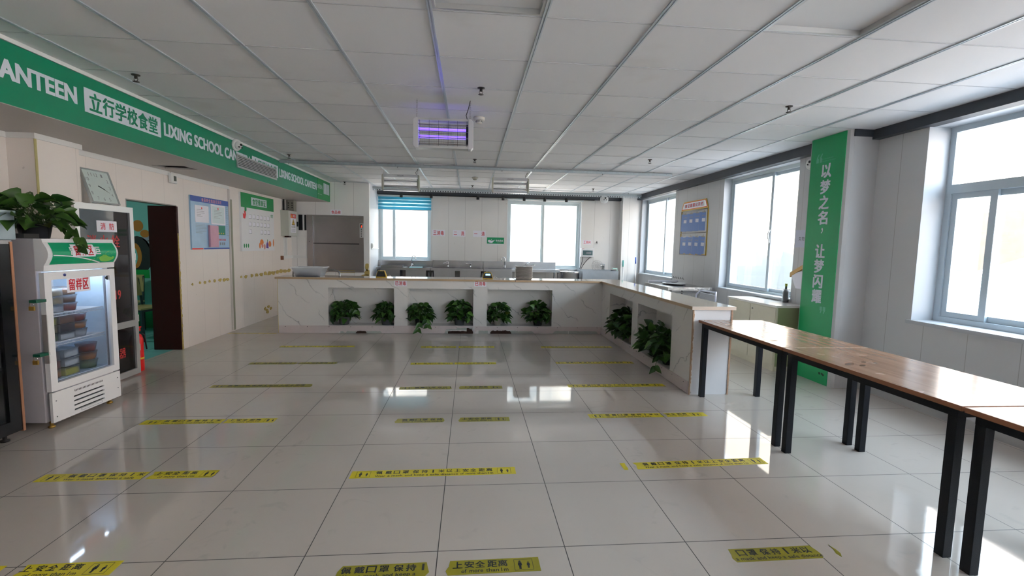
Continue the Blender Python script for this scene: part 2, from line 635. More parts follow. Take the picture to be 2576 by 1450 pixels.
def put_text(mb, s, x0, x1, y0, y1, z, bold=0.0, shear=0):
    vs, fs, _ = glyphs(s, 0, shear)
    q = bold * (y1 - y0) * .9
    for kk, (dx, dy) in enumerate(((-q, -q * .6), (q, -q * .6), (-q, q * .6), (q, q * .6)) if bold else ((0, 0),)):
        zk = z + kk * 4e-5
        mb.add([(x0 + q + dx + a * (x1 - x0 - 2 * q), y0 + q * .6 + dy + b * (y1 - y0 - 1.2 * q), zk) for a, b in vs], fs)
    return mb


def chars(mb, s, x0, x1, y0, y1, z, bold=0.02, gap=0.12):
    """each character in its own equal cell"""
    n = len(s)
    cw = (x1 - x0) / n
    for i, ch in enumerate(s):
        if ch == ' ': continue
        yy0, yy1 = y0, y1
        if ch in '一': yy0, yy1 = y0 + (y1 - y0) * .44, y0 + (y1 - y0) * .56
        if ch in '二': yy0, yy1 = y0 + (y1 - y0) * .15, y0 + (y1 - y0) * .85
        put_text(mb, ch, x0 + cw * (i + gap / 2), x0 + cw * (i + 1 - gap / 2), yy0, yy1, z, bold)
    return mb


def paper_sign(name, label, M, w_, h, text, cat='sign', group=None, ink=None, paper=None, mx=0.06, my=0.16):
    r = thing(name, label, cat, M, group=group)
    MB().box(0, w_, 0, h, 0.0005, 0.003).build('sheet', paper or M_PAPER, r)
    chars(MB(), text, w_ * mx, w_ * (1 - mx), h * my, h * (1 - my), 0.0036).build('lettering', ink or M_RED, r)
    return r


random.seed(7)
CE = 2.67
# ================================================================== STRUCTURE
struct(MB().box(-3.8, 4.6, -4.2, 11.4, -0.12, 0).build('floor', M_FLOOR))
LPX = [(0, -1, 0), (3, -1, 0), (-1, 7, 1), (-3, 7, 1), (3, 6, 1), (-1, 11, 1), (2, 11, 1), (-3, -1, 0), (0, -5, 0), (3, -5, 0)]
GX = lambda i: -0.2295 + 0.616 * i
GY = lambda j: 2.645 + 0.616 * j
ce = struct(MB().holed(-3.8, 4.6, -4.2, 11.4, [(GX(i) + .02, GX(i + 1) - .02, GY(j) + .02, GY(j + 1) - .02) for i, j, _ in LPX], CE, CE + .08)
            .build('ceiling', M_CEIL))
g = MB()
g2 = MB()
for i in range(-4, 8):
    xx = GX(i)
    g.box(xx - .013, xx - .004, -4.2, 11.1, CE - .007, CE - .0002)
    g.box(xx + .004, xx + .013, -4.2, 11.1, CE - .007, CE - .0002)
    g.box(xx - .004, xx + .004, -4.2, 11.1, CE - .003, CE - .0002)
for j in range(-11, 14):
    yy = GY(j)
    g2.box(-2.9, 4.03, yy - .004, yy + .004, CE - .003, CE - .0002)
g.build('ceiling_grid', mat('ceiling_runner', (.56, .62, .67), .35, .4), ce)
g2.build('ceiling_cross_bars', mat('ceiling_cross_bar', (.50, .51, .53), .5), ce)

# left wall with the doorway and the projecting pillar
DY0, DY1, DZ = 5.45, 6.33, 1.85
wl = struct(MB().holed(-4.2, 10.3, 0, CE, [(DY0, DY1, -1, DZ)], -3.8, -3.7, 'yz').build('wall_left', M_WL))
struct(MB().box(-3.72, -3.49, 4.17, 4.60, 0, 2.25).build('trim_1', M_WL))
struct(MB().box(-3.492, -3.486, 4.165, 4.185, 0, 2.25).box(-3.50, -3.484, 4.172, 4.176, 0, 2.25).build('trim_2', mat('yellowed_seam', (0.50, 0.44, 0.20), 0.6)))
# cover strips under the soffit
tr = MB()
tr.box(-3.7, -3.685, 1.0, 4.168, 2.205, 2.249)
tr.box(-3.7, -3.475, 4.155, 4.168, 2.205, 2.249).box(-3.489, -3.475, 4.168, 4.62, 2.205, 2.249)
tr.box(-3.7, -3.685, 4.62, 7.62, 2.20, 2.249)
struct(tr.build('trim_3', M_WHITEP))
# upright grey-green cover strip of the wall joint
struct(MB().box(-3.7, -3.68, 7.60, 7.635, 0.02, 2.2).build('trim_4', mat('joint_strip_pale', (0.62, 0.58, 0.55), 0.5)))
struct(MB().box(-3.7, -3.675, 7.636, 7.68, 0.02, 2.05).build('trim_5', mat('joint_strip_green', (0.30, 0.30, 0.22), 0.5)))
# torn strip of yellow foam showing through the left wall
fm = MB()
rr = random.Random(3)


def blob(mb, cx, cz, rx, rz, t0, t1, n=11, plane='yz'):
    p = []
    for k in range(n):
        a = 2 * PI * k / n
        q = rr.uniform(.62, 1.1)
        p.append((cx + rx * q * math.cos(a), cz + rz * q * math.sin(a)))
    mb.prism(p, t0, t1, plane)


for yy, s in [(6.6, .02), (6.78, .025), (6.9, .03), (7.02, .03), (7.15, .03), (7.3, .05), (7.42, .05), (7.52, .05), (7.95, .03), (8.1, .06),
              (8.32, .06), (8.5, .07), (8.68, .08), (8.85, .08), (9.02, .10), (9.2, .09), (9.38, .10), (9.55, .10), (9.75, .1), (9.95, .1)]:
    blob(fm, yy, 0.83 + rr.uniform(-.006, .006), s * 1.0, 0.012 + s * .30, -3.6995, -3.692)
for yy, zz in [(8.8, .2), (8.88, .16), (8.95, .22), (9.05, .17), (8.9, .12)]:
    blob(fm, yy, zz, .06, .03, -3.6995, -3.693)
fm.build('exposed_foam', M_FOAM, wl)
ed = MB()
for k in range(46):
    zz = k / 46 * 1.5
    ed.box(-3.7003, -3.696, DY1 + .0, DY1 + .012 + .022 * rr.random(), zz, zz + 1.5 / 46)
ed.build('foam_edge', M_FOAM, wl)
pt = MB()
rr2 = random.Random(9)
for k in range(60):
    xx = rr2.uniform(-3.2, -2.97)
    pt.box(-3.69 + .72 * k / 60, -3.69 + .72 * (k + 1) / 60, 7.43 + .018 * rr2.random(), 7.47 + .012 * rr2.random(), 0.0002, 0.0018)
pt.build('worn_glue_line', M_FOAM, wl)

# soffit along the left wall
HX0, HX1, HY0, HY1 = -3.60, -3.24, 5.72, 5.99
so = MB()
so.holed(-3.7, -2.92, -4.2, 10.15, [(HX0, HX1, HY0, HY1)], 2.25, 2.27)
so.box(-2.94, -2.92, -4.2, 10.15, 2.27, CE)
so = struct(so.build('trim_6', mat('soffit_board', (0.56, 0.52, 0.49), 0.5)))
MB().box(HX0 - .02, HX1 + .02, HY0 - .02, HY1 + .02, 2.36, 2.37).build('duct_void', M_DARK, so)
d = MB()
for k in range(5):
    d.tube([(HX0 + .05 + .06 * k, HY0, 2.275), (HX0 + .10 + .05 * k, HY1, 2.30)], .004, 5)
d.build('loose_wire', mat('old_wire', (0.35, 0.25, 0.12), 0.7), so)
struct(MB().box(-2.925, -2.905, -4.2, 10.15, CE - .028, CE - .001).build('trim_7', M_WHITEP))

# lift shaft box in the back left corner
lw = struct(MB().holed(-3.7, -2.12, 0, CE, [(-3.36, -2.24, 0.80, 1.98)], 10.15, 10.25, 'xz').build('wall_lift', M_WB))
struct(MB().box(-2.13, -2.12, 10.25, 11.1, 0, CE).build('wall_lift_side', mat('lift_side_panel', (0.70, 0.72, 0.76), 0.4)))
f2 = MB()
for cx, cz, a, b in [(-2.16, .80, .07, .07), (-2.17, .92, .04, .10), (-2.20, .73, .10, .04)]:
    p = []
    for k in range(10):
        an = 2 * PI * k / 10
        q = rr.uniform(.7, 1.1)
        p.append((min(cx + a * q * math.cos(an), -2.119), cz + b * q * math.sin(an)))
    f2.prism(p, 10.144, 10.1495, 'xz')
f2.box(-2.75, -2.42, 10.143, 10.1495, .79, .84).box(-3.33, -3.0, 10.143, 10.1495, .79, .83)
f2.build('exposed_foam', M_FOAM, lw)

# back wall with two windows
struct(MB().holed(-2.13, 4.3, 0, CE + .02, [(-2.12, -.92, 1.03, 2.48), (.86, 2.64, .88, 2.5)], 11.1, 11.38, 'xz').build('wall_back', M_WB))
struct(MB().box(3.56, 4.0, 10.86, 11.1, 0, CE).build('trim_8', M_WB))
# right wall in two stretches with the column between
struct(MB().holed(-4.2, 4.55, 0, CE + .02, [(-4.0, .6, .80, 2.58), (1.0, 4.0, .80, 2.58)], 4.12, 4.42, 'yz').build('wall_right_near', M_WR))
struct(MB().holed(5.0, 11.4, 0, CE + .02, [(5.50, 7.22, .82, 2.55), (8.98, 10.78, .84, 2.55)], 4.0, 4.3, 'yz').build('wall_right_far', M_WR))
col = MB()
col.prism([(3.8, 5.06), (3.8, 4.56), (3.815, 4.535), (3.85, 4.52), (4.3, 4.52), (4.3, 5.06)], 0, CE)
struct(col.build('column', mat('column_cladding', (0.50, 0.49, 0.49), 0.35)))
struct(MB().holed(-3.8, 4.6, 0, CE, [], -4.3, -4.2, 'xz').build('wall_front', M_WB))
# dark steel edge beams under the ceiling
struct(MB().box(4.04, 4.16, -4.2, 4.52, 2.575, CE - .001).box(3.84, 4.1, 4.508, 4.519, 2.60, CE - .001).build('trim_9', M_BEAM))
struct(MB().box(3.90, 4.05, 5.062, 11.0, 2.555, CE - .001).build('trim_10', M_BEAM))
struct(MB().box(-2.12, 4.0, 10.98, 11.1, 2.545, 2.645).build('trim_11', M_BEAM))
struct(MB().box(-2.12, 4.0, 10.99, 11.1, 2.646, CE - .001).build('trim_12', M_WB))
# skirting at the foot of the near right wall
struct(MB().box(4.10, 4.12, -4.2, 4.52, 0, .075).build('baseboard_right', mat('skirting_grey', (0.42, 0.42, 0.42), 0.5)))

# ------------------------------------------------------------------ windows
def pane(r, x0, x1, y0, y1, z, m=None):
    MB().box(x0, x1, y0, y1, z - .003, z + .003).build('pane', m or M_GLASS, r)


# window 1: large near window, transom and sliding sashes below
w1 = sroot('window_1', frame_m((4.34, 4.0, .80), **RIGHT))
W, H = 3.0, 1.78
MB().holed(0, W, 0, H, [(.055, W - .05, 1.26, H - .055), (.055, W - .05, .06, 1.18)], -.07, 0).build('window_frame', M_WFR, w1, .006)
for a, b, z in [(.05, .43, -.02), (.36, 1.5, -.05), (1.42, 2.25, -.02), (2.17, 2.95, -.05)]:
    MB().holed(a, b, .055, 1.185, [(a + .055, b - .055, .11, 1.13)], z - .02, z + .004).build('sash', M_WFR, w1, .004)
    pane(w1, a + .05, b - .05, .105, 1.135, z - .008)
MB().box(1.46, 1.51, 1.25, H - .05, -.06, -.005).build('mullion', M_WFR, w1)
pane(w1, .05, W - .05, 1.25, H - .05, -.035)
MB().box(.001, W - .001, .001, .014, .0, .21).box(-.03, W, -.02, .014, .221, .245).build('sill', M_REV, w1)
MB().box(-.0, .004, 0, H, .0, .22).box(0, W, H - .004, H, 0, .22).build('reveal', M_REV, w1)
# window 2: behind the green column
def sliding(name, M, W, H, mid, dep, fm_, sm):
    r = sroot(name, M)
    MB().frame(0, W, 0, H, .045, -.07, 0).build('window_frame', fm_, r, .005)
    for (a, b, z) in ((.04, mid + .035, 0.0), (mid - .035, W - .04, -.035)):
        MB().frame(a, b, .04, H - .04, .05, z - .03, z).build('sash', sm, r, .004)
        pane(r, a + .045, b - .045, .085, H - .085, z - .015)
    MB().box(.001, W - .001, .001, .014, 0, dep - .005).box(-.02, W + .02, -.015, .014, dep + .001, dep + .025).build('sill', M_REV, r)
    MB().box(0, .004, 0, H, 0, dep).box(W - .004, W, 0, H, 0, dep).build('reveal', M_REV, r)
    return r


w2 = sliding('window_2', frame_m((4.13, 7.22, .82), **RIGHT), 1.72, 1.73, 1.02, .13, M_WFRW, M_WFR)
MB().tube([(1.04, .72, .005), (1.04, .80, .03), (1.04, .86, .03), (1.04, .90, .005)], .01, 8).build('window_latch', M_WHITEP, w2)
w3 = sliding('window_3', frame_m((4.13, 10.78, .84), **RIGHT), 1.80, 1.71, 1.04, .13, M_WFRW, M_WFR)
w4 = sliding('window_4', frame_m((-2.12, 11.22, 1.03), **BACK), 1.20, 1.45, .34, .10, M_WFRW, M_WFRW)
w5 = sliding('window_5', frame_m((.86, 11.22, .88), **BACK), 1.78, 1.62, .86, .10, M_WFRW, M_WFRW)
w6 = sliding('added_window', frame_m((4.34, .6, .80), **RIGHT), 4.6, 1.78, 2.3, .2, M_WFR, M_WFR)  # unseen window behind the camera, added to bring in more daylight
for nm, lb, x0, x1, zt in [('roller_blind', 'white headrail of the rolled up blind over the right back window', .84, 2.66, 2.505)]:
    r = thing(nm, lb, 'blind', frame_m((x0, 11.1, zt), **BACK))
    MB().box(0, x1 - x0, 0, .065, 0, .07).build('headrail', M_WFRW, r, .006)
    MB().box(.02, x1 - x0 - .02, -.012, 0, .02, .05).build('rolled_fabric', M_WHITEP, r)
    MB().tube([(x1 - x0 - .04, 0, .045), (x1 - x0 - .035, -.8, .045), (x1 - x0 - .04, -1.55, .045)], .005, 6).build('pull_cord', M_WHITEP, r)
r = thing('zebra_blind', 'light blue striped blind pulled partly down over the left back window', 'blind', frame_m((-2.12, 11.1, 2.19), **BACK))
MB().box(0, 1.22, .30, .35, 0, .07).build('headrail', M_WFRW, r, .006)
mb = MB()
m_st = NT('blind_blue', .6)
m_st.col(m_st.mix(.0, (0.10, 0.36, 0.50), (0, 0, 0)))
tl = m_st.t.nodes.new('ShaderNodeBsdfTranslucent')
tl.inputs[0].default_value = (0.16, 0.50, 0.62, 1)
mm = m_st.t.nodes.new('ShaderNodeMixShader')
mm.inputs[0].default_value = .6
m_st.t.links.new(m_st.b.outputs[0], mm.inputs[1])
m_st.t.links.new(tl.outputs[0], mm.inputs[2])
m_st.t.links.new(mm.outputs[0], m_st.t.nodes['Material Output'].inputs[0])
M_BLIND = m_st.m
m2_ = glass('blind_sheer', (0.55, 0.68, 0.74), .02, .5, (0.5, 0.66, 0.72))
y = .30
k = 0
for hh in (.055, .02, .05, .03, .05, .02, .06):
    mb.k = 0 if k % 2 == 0 else 1
    mb.box(.01, 1.21, y - hh, y, .03, .033)
    y -= hh
    k += 1
mb.build('striped_fabric', [M_BLIND, m2_], r)
MB().box(.005, 1.215, y - .014, y, .024, .04).build('bottom_bar', M_WHITEP, r)

# ------------------------------------------------------------------ doorway room
struct(MB().holed(DY0, DY1, 0, DZ, [(DY0 + .012, DY1 - .001, -1, DZ - .012)], -3.82, -3.699, 'yz').build('trim_13', mat('door_lining', (0.30, 0.30, 0.27), .5)))
dl = sroot('door_1', frame_m((-4.035, 6.317, .002), **BACK))
MB().box(0, .336, 0, 1.835, -.04, 0).build('door_leaf', M_BROWN, dl, .002)
struct(MB().box(-7.2, -3.8, 3.6, 8.0, -.12, -.001).build('floor_side_room', M_TEALF))
ms = struct(MB().box(-7.2, -3.8, 7.9, 8.0, 0, 2.6).box(-7.3, -7.2, 3.6, 8.0, 0, 2.6).box(-7.2, -3.8, 3.5, 3.6, 0, 2.6).build('wall_side_room', M_TEAL))
struct(MB().box(-7.2, -3.8, 3.6, 8.0, 2.6, 2.65).build('ceiling_side_room', M_CEIL))
tx = NT('side_room_floor', .15, .5)
lnn = tx.math('MAXIMUM', tx.line(tx.xyz()[0], .6, .1, .008), tx.line(tx.xyz()[1], .6, .2, .008))
tx.col(tx.mix(lnn, (0.20, 0.50, 0.48), (0.05, 0.2, 0.2)))
bpy.data.objects['floor_side_room'].data.materials[0] = tx.m
MB().box(-7.19, -3.81, 7.885, 7.9, 0, .34).build('green_band', M_GRNB, ms)
# generic painted shapes on the mural wall
mu = sroot('trim_14', frame_m((-5.4, 7.9, 0), **BACK))


def ell(mb, cx, cy, a, b, z0, z1, n=20, rot=0):
    p = []
    for k in range(n):
        q = 2 * PI * k / n
        xx, yy = a * math.cos(q), b * math.sin(q)
        p.append((cx + xx * math.cos(rot) - yy * math.sin(rot), cy + xx * math.sin(rot) + yy * math.cos(rot)))
    mb.prism(p, z0, z1)
    return mb


mb = MB()
ell(mb, .18, 1.16, .22, .30, 0, .003)
mb.build('painted_shape_black', M_BLACK, mu)
mb = MB()
ell(mb, .20, 1.62, .08, .09, 0, .004)
ell(mb, .30, 1.50, .07, .06, 0, .004)
ell(mb, .14, 1.15, .10, .20, .003, .005)
mb.build('painted_shape_orange', M_MORG, mu)
ell(MB(), .10, 1.14, .08, .16, .005, .007).build('painted_shape_teal', M_TEAL, mu)
MB().box(0, .34, .80, .93, 0, .004).build('painted_shape_green', mat('mural_bright_green', (0, .30, .05), .5), mu)
mb = MB()
mb.prism([(.30, 1.38), (.36, 1.40), (.56, 1.08), (.50, 1.02)], 0, .003)
ell(mb, .33, 1.43, .07, .05, 0, .003)
mb.build('painted_shape_grey', M_MGREY, mu)
# unseen panel lamp, added to brighten the side room
r = thing('added_ceiling_lamp', 'added unseen ceiling panel lamp lighting the teal side room', 'lamp', frame_m((-5.8, 6.0, 2.6), r=(1, 0, 0), u=(0, -1, 0)))
MB().frame(-.3, .3, -.3, .3, .02, 0, .02).build('lamp_frame', M_WHITEP, r)
MB().box(-.28, .28, -.28, .28, 0, .012).build('lamp_diffuser', mat('lit_diffuser', (1, 1, 1), .5, emit=(.9, 1, .97), es=7.5), r)


def cafe_chair(loc, rz, label):
    r = thing('dining_chair', label, 'chair', loc=loc, rz=rz, group='wooden seat chairs in the side room')
    MB().box(-.2, .2, -.2, .2, .44, .465).build('seat', M_CHAIRW, r, .006)
    mb = MB()
    mb.prism([(.19, .60), (.215, .60), (.26, .86), (.235, .86)], -.19, .19, 'xz')
    mb.build('backrest', M_CHAIRW, r, .004)
    for sx, sy in ((-1, -1), (-1, 1)):
        MB().box(sx * .19 - .015, sx * .19 + .015, sy * .18 - .015, sy * .18 + .015, 0, .44).build('leg', M_CHAIRL, r)
    for sy in (-1, 1):
        MB().tube([(.19, sy * .18, 0), (.19, sy * .18, .46), (.245, sy * .18, .84)], .017, 6).build('leg', M_CHAIRL, r)
    MB().frame(-.19, .19, -.18, .18, .025, .41, .44).build('seat_frame', M_CHAIRL, r)
    return r


cafe_chair((-4.62, 7.02, 0), PI * .92, 'wooden chair with dark legs nearer the brown door in the side room')
cafe_chair((-5.18, 7.5, 0), PI * .6, 'wooden chair half hidden behind the glass door, farther in the side room')

# ================================================================== BANNERS
r = thing('green_banner', 'long dark green canteen banner with white lettering along the soffit', 'banner', frame_m((-2.92, 0, 0), **LEFT))
MB().box(-3.0, 9.36, 2.253, CE - .03, .0006, .006).build('banner_board', M_GREEN, r)
mb = MB()
for a, b in ((3.92, 4.80), (6.66, 7.51), (1.04, 1.92)):
    wp = MB().box(a, b, 2.375, 2.555, .006, .0072).build('white_plate', M_BLET, r)
    chars(MB(), '立行学校食堂', a + .04, b - .04, 2.395, 2.535, .0078, .04, .06).build('lettering_green', M_GREEN, wp)
for a, b in ((4.845, 6.60), (7.55, 9.31), (1.98, 3.855)):
    put_text(MB(), 'LIXING SCHOOL CANTEEN', a, b, 2.405, 2.53, .0068, .06).build('lettering_white', M_BLET, r)
r = thing('banner_end_panel', 'brighter green end of the soffit banner with white bars like a barcode', 'banner', frame_m((-2.92, 0, 0), **LEFT))
MB().box(9.345, 10.14, 2.253, CE - .005, .0062, .010).build('banner_board', M_GREEN2, r)
mb = MB()
put_text(mb, 'NTEEN', 9.36, 9.64, 2.45, 2.53, .0106, .02)
mb.build('lettering', M_BLET, r)
put_text(MB(), 'AT A MEAL', 9.36, 9.62, 2.34, 2.355, .0106).build('small_lettering', M_BLET, r)
mb = MB()
x_ = 9.72
for wd in (.05, .03, .06, .02, .05, .06, .03):
    mb.box(x_, x_ + wd, 2.38, 2.59, .010, .011)
    x_ += wd + .012
mb.build('white_bars', M_BLET, r)
# air outlet
r = thing('air_vent', 'slatted grey air outlet on the green soffit banner', 'vent', frame_m((-2.912, 6.23, 2.335), **LEFT))
MB().frame(0, 1.2, 0, .165, .014, 0, .014).build('vent_frame', M_ALU, r)
MB().box(.01, 1.19, .01, .155, .0005, .002).build('vent_back', M_DARK, r)
mb = MB()
for k in range(7): mb.box(.01, 1.19, .016 + k * .02, .026 + k * .02, .003, .013)
mb.build('louvre', M_ALU, r)


def dome_camera(M, label, s=1.0, tilt=0):
    r = thing('dome_camera', label, 'security camera', M)
    MB().lathe([(.062 * s, 0), (.062 * s, .02 * s), (.052 * s, .035 * s), (0, .035 * s)], 24).build('camera_base', M_WHITEP, r)
    pr = [(.045 * s * math.cos(a), .03 * s + .045 * s * math.sin(a)) for a in [k * PI / 12 for k in range(7)]]
    pr[-1] = (0, .075 * s)
    MB().lathe(pr, 20).build('camera_ball', M_WHITEP, r)
    mb = MB()
    for dx, dy, q in ((0, .012, .013), (-.018, -.014, .007), (.018, -.014, .007)):
        mb.lathe([(q * s, .060 * s), (q * s, .078 * s), (0, .079 * s)], 12, (dx * s, dy * s, 0))
    mb.build('lens', M_BLACK, r)
    return r


dome_camera(frame_m((-2.905, 6.20, 2.60), r=(.35, .93, 0), u=(.25, 0, 1)), 'white dome camera on the green banner near the ceiling', 1.15)
r = thing('thermostat', 'small white wall sensor with a dark window under the soffit', 'sensor', frame_m((-3.685, 6.17, 2.11), **LEFT))
MB().box(0, .12, 0, .12, 0, .035).build('housing', M_WHITEP, r, .006)
MB().box(.05, .10, .03, .09, .035, .037).build('display', mat('dark_display', (.06, .07, .06), .3), r)
MB().tube([(.04, .12, .01), (.03, .16, .0), (.06, .19, .01)], .004, 6).build('wire', M_CREAM, r)

# ================================================================== CEILING THINGS
for n_, (i, j, kind) in enumerate(LPX):
    names = {(0, -1): 'unlit ceiling panel light above the near middle of the floor', (3, -1): 'unlit ceiling panel light at the near right above the tables',
             (-1, 7): 'unlit ceiling panel light left of centre just before the first steel rail', (-3, 7): 'unlit ceiling panel light beside the green banner before the first steel rail',
             (3, 6): 'unlit ceiling panel light right of centre before the first steel rail', (-1, 11): 'unlit ceiling panel light behind the left insect lamp',
             (2, 11): 'unlit ceiling panel light behind the right insect lamp', (-3, -1): 'unlit ceiling panel light at the near left',
             (0, -5): 'unlit ceiling panel light behind the camera in the middle', (3, -5): 'unlit ceiling panel light behind the camera on the right'}
    r = thing('ceiling_light', names[(i, j)], 'ceiling light', frame_m((GX(i), GY(j + 1), CE), r=(1, 0, 0), u=(0, -1, 0)), group='recessed panel lights')
    MB().frame(.018, .598, .018, .598, .012, -.035, .002).build('light_frame', M_ALU, r)
    MB().box(.03, .586, .03, .586, -.034, -.026 if kind == 0 else -.008).build('diffuser', mat('light_diffuser', (0.74, 0.75, 0.77), .45), r)


def smoke(x, y, label):
    r = thing('smoke_detector', label, 'smoke detector', frame_m((x, y, CE), r=(1, 0, 0), u=(0, -1, 0)))
    MB().lathe([(.055, 0), (.055, .022), (.045, .03), (.0, .03)], 24).build('base', M_CREAM, r)
    MB().lathe([(.030, .03), (.030, .05), (.024, .058), (0, .058)], 20).build('sensing_head', M_CREAM, r)
    mb = MB()
    for k in range(8):
        a = k * PI / 4
        mb.box(.0295 * math.cos(a) - .004, .0295 * math.cos(a) + .004, .0295 * math.sin(a) - .004, .0295 * math.sin(a) + .004, .036, .046)
    mb.build('slot', M_BLACK, r)


smoke(.07, 4.72, 'round cream smoke detector behind the lit purple insect lamp')
smoke(.07, 8.78, 'round cream smoke detector between the two far insect lamps')


def sprinkler(x, y, label, plate=False):
    r = thing('sprinkler', label, 'sprinkler', frame_m((x, y, CE), r=(1, 0, 0), u=(0, -1, 0)), group='ceiling sprinkler heads')
    m_ = mat('sprinkler_bronze', (.07, .06, .055), .45, .6)
    MB().lathe([(.03, 0), (.028, .006), (.011, .008), (.011, .025), (.006, .028), (.006, .03), (0, .03)], 14).build('body', m_, r)
    mb = MB()
    mb.tube([(.010, 0, .022), (.014, 0, .035), (.003, 0, .05)], .0025, 5).tube([(-.010, 0, .022), (-.014, 0, .035), (-.003, 0, .05)], .0025, 5)
    mb.build('yoke', m_, r)
    MB().lathe([(.0, .05), (.022, .05), (.022, .053), (0, .053)], 14).build('deflector', m_, r)


for x_, y_, l_ in [(-2.56, 3.95, 'sprinkler head nearest the green banner at the front left'), (-2.61, 7.14, 'sprinkler head by the end of the first steel rail, left'),
                   (.07, 3.85, 'sprinkler head just in front of the lit insect lamp'), (.05, 6.97, 'sprinkler head at the middle before the first steel rail'),
                   (2.49, 6.5, 'sprinkler head to the right before the first steel rail'), (.03, 10.01, 'sprinkler head at the middle near the second steel rail'),
                   (-2.59, 10.06, 'sprinkler head at the top of the lift wall'), (2.58, 9.89, 'sprinkler head at the far right near the second rail'),
                   (2.71, 3.92, 'sprinkler head at the front right above the tables')]:
    sprinkler(x_, y_, l_)


# insect lamps
def zapper(x0, x1, y, z0, z1, lit, label, tubes):
    r = thing('insect_lamp', label, 'insect killer lamp', frame_m((x0, y, z0), r=(1, 0, 0), u=(0, .0, 1)), group='hanging insect lamps')
    W = x1 - x0
    H = z1 - z0
    cw = .045 if lit else .025
    ca = mat('lamp_end_cap', (.50, .50, .53), .35) if lit else mat('lamp_cap_olive', (.40, .40, .33), .45)
    for a in (0, W - cw):
        s = .02
        if a == 0:
            p = [(a, s), (a + s, 0), (a + cw, 0), (a + cw, H), (a + s, H), (a, H - s)]
        else:
            p = [(a, 0), (a + cw - s, 0), (a + cw, s), (a + cw, H - s), (a + cw - s, H), (a, H)]
        MB().prism(p, -.06, .04).build('end_cap', ca, r, .004)
    tp = .02 if lit else .05
    MB().box(cw, W - cw, H - tp, H - .002, -.055, .035).build('top_rail', M_ALU if lit else mat('lamp_top', (.52, .52, .54), .4), r)
    MB().box(cw, W - cw, .004, .022, -.055, .035).build('bottom_tray', M_ALU, r)
    g_ = MB()
    nz = 9
    for k in range(nz):
        yy = .03 + (H - tp - .04) * k / (nz - 1)
        if lit or k % 2 == 0:
            g_.tube([(cw, yy, .036), (W - cw, yy, .036)], .0012 if lit else .0009, 4)
    for k in range(6):
        xx = cw + .012 + (W - 2 * cw - .024) * k / 5
        g_.tube([(xx, .022, .037), (xx, H - tp, .037)], .0016 if lit else .0011, 4)
    g_.build('guard', M_BLACK if lit else M_WHITEP, r)
    inner = MB()
    for k in range(46 if lit else 30):
        xx = cw + .01 + (W - 2 * cw - .02) * k / (45 if lit else 29)
        inner.tube([(xx, .045, .008), (xx, H - tp - .03, .008)], .0010, 4)
    for k in range(4):
        inner.box(cw, W - cw, .04 + k * (H - tp - .075) / 3, .046 + k * (H - tp - .075) / 3, .003, .012)
    inner.build('electric_grid', mat('grid_wire', (.30, .28, .24), .5, .3) if lit else M_ALU, r)
    for yy in tubes:
        MB().tube([(cw, yy * H, -.02), (W - cw, yy * H, -.02)], .0135, 12).build('lamp_tube', M_UV if lit else M_UVOFF, r)
    MB().box(W - cw - .02, W - cw, .05, H - tp - .02, -.04, .0).build('tube_holder', M_BLACK if lit else M_CREAM, r)
    if not lit:
        mb = MB()
        put_text(mb, 'KILLER', W * .42, W * .58, H - .034, H - .018, .0356, .02)
        mb.build('lettering', M_BLACK, r)
    top = CE - z0
    for xx in ((.03, W - .03)):
        ch = MB()
        n = max(3, int((top - H) / .018))
        for k in range(n):
            yy = H + (top - H) * (k + .5) / n
            hh = (top - H) / n * .62
            q = .004
            if k % 2:
                ch.tube([(xx - q, yy - hh, 0), (xx + q, yy - hh, 0), (xx + q, yy + hh, 0), (xx - q, yy + hh, 0), (xx - q, yy - hh, 0)], .0012, 4)
            else:
                ch.tube([(xx, yy - hh, -q), (xx, yy - hh, q), (xx, yy + hh, q), (xx, yy + hh, -q), (xx, yy - hh, -q)], .0012, 4)
        ch.build('hanging_chain', M_STEELD, r)
    MB().tube([(W - .05, H - .01, 0), (W - .065, H + .04, .0), (W - .045, H + (top - H) * .6, 0), (W - .03, top, 0)], .0035, 6).build('power_cable', M_BLACK, r)
    return r


zapper(-.50, .015, 4.2, 2.25, 2.505, True, 'lit purple insect lamp hanging nearest, above the middle floor', (.42, .66))
zapper(-1.47, -.855, 8.05, 2.295, 2.57, False, 'unlit insect lamp hanging on the left above the counter', (.28, .62))
zapper(.35, .98, 8.05, 2.315, 2.575, False, 'unlit insect lamp hanging on the right above the counter', (.28, .62))

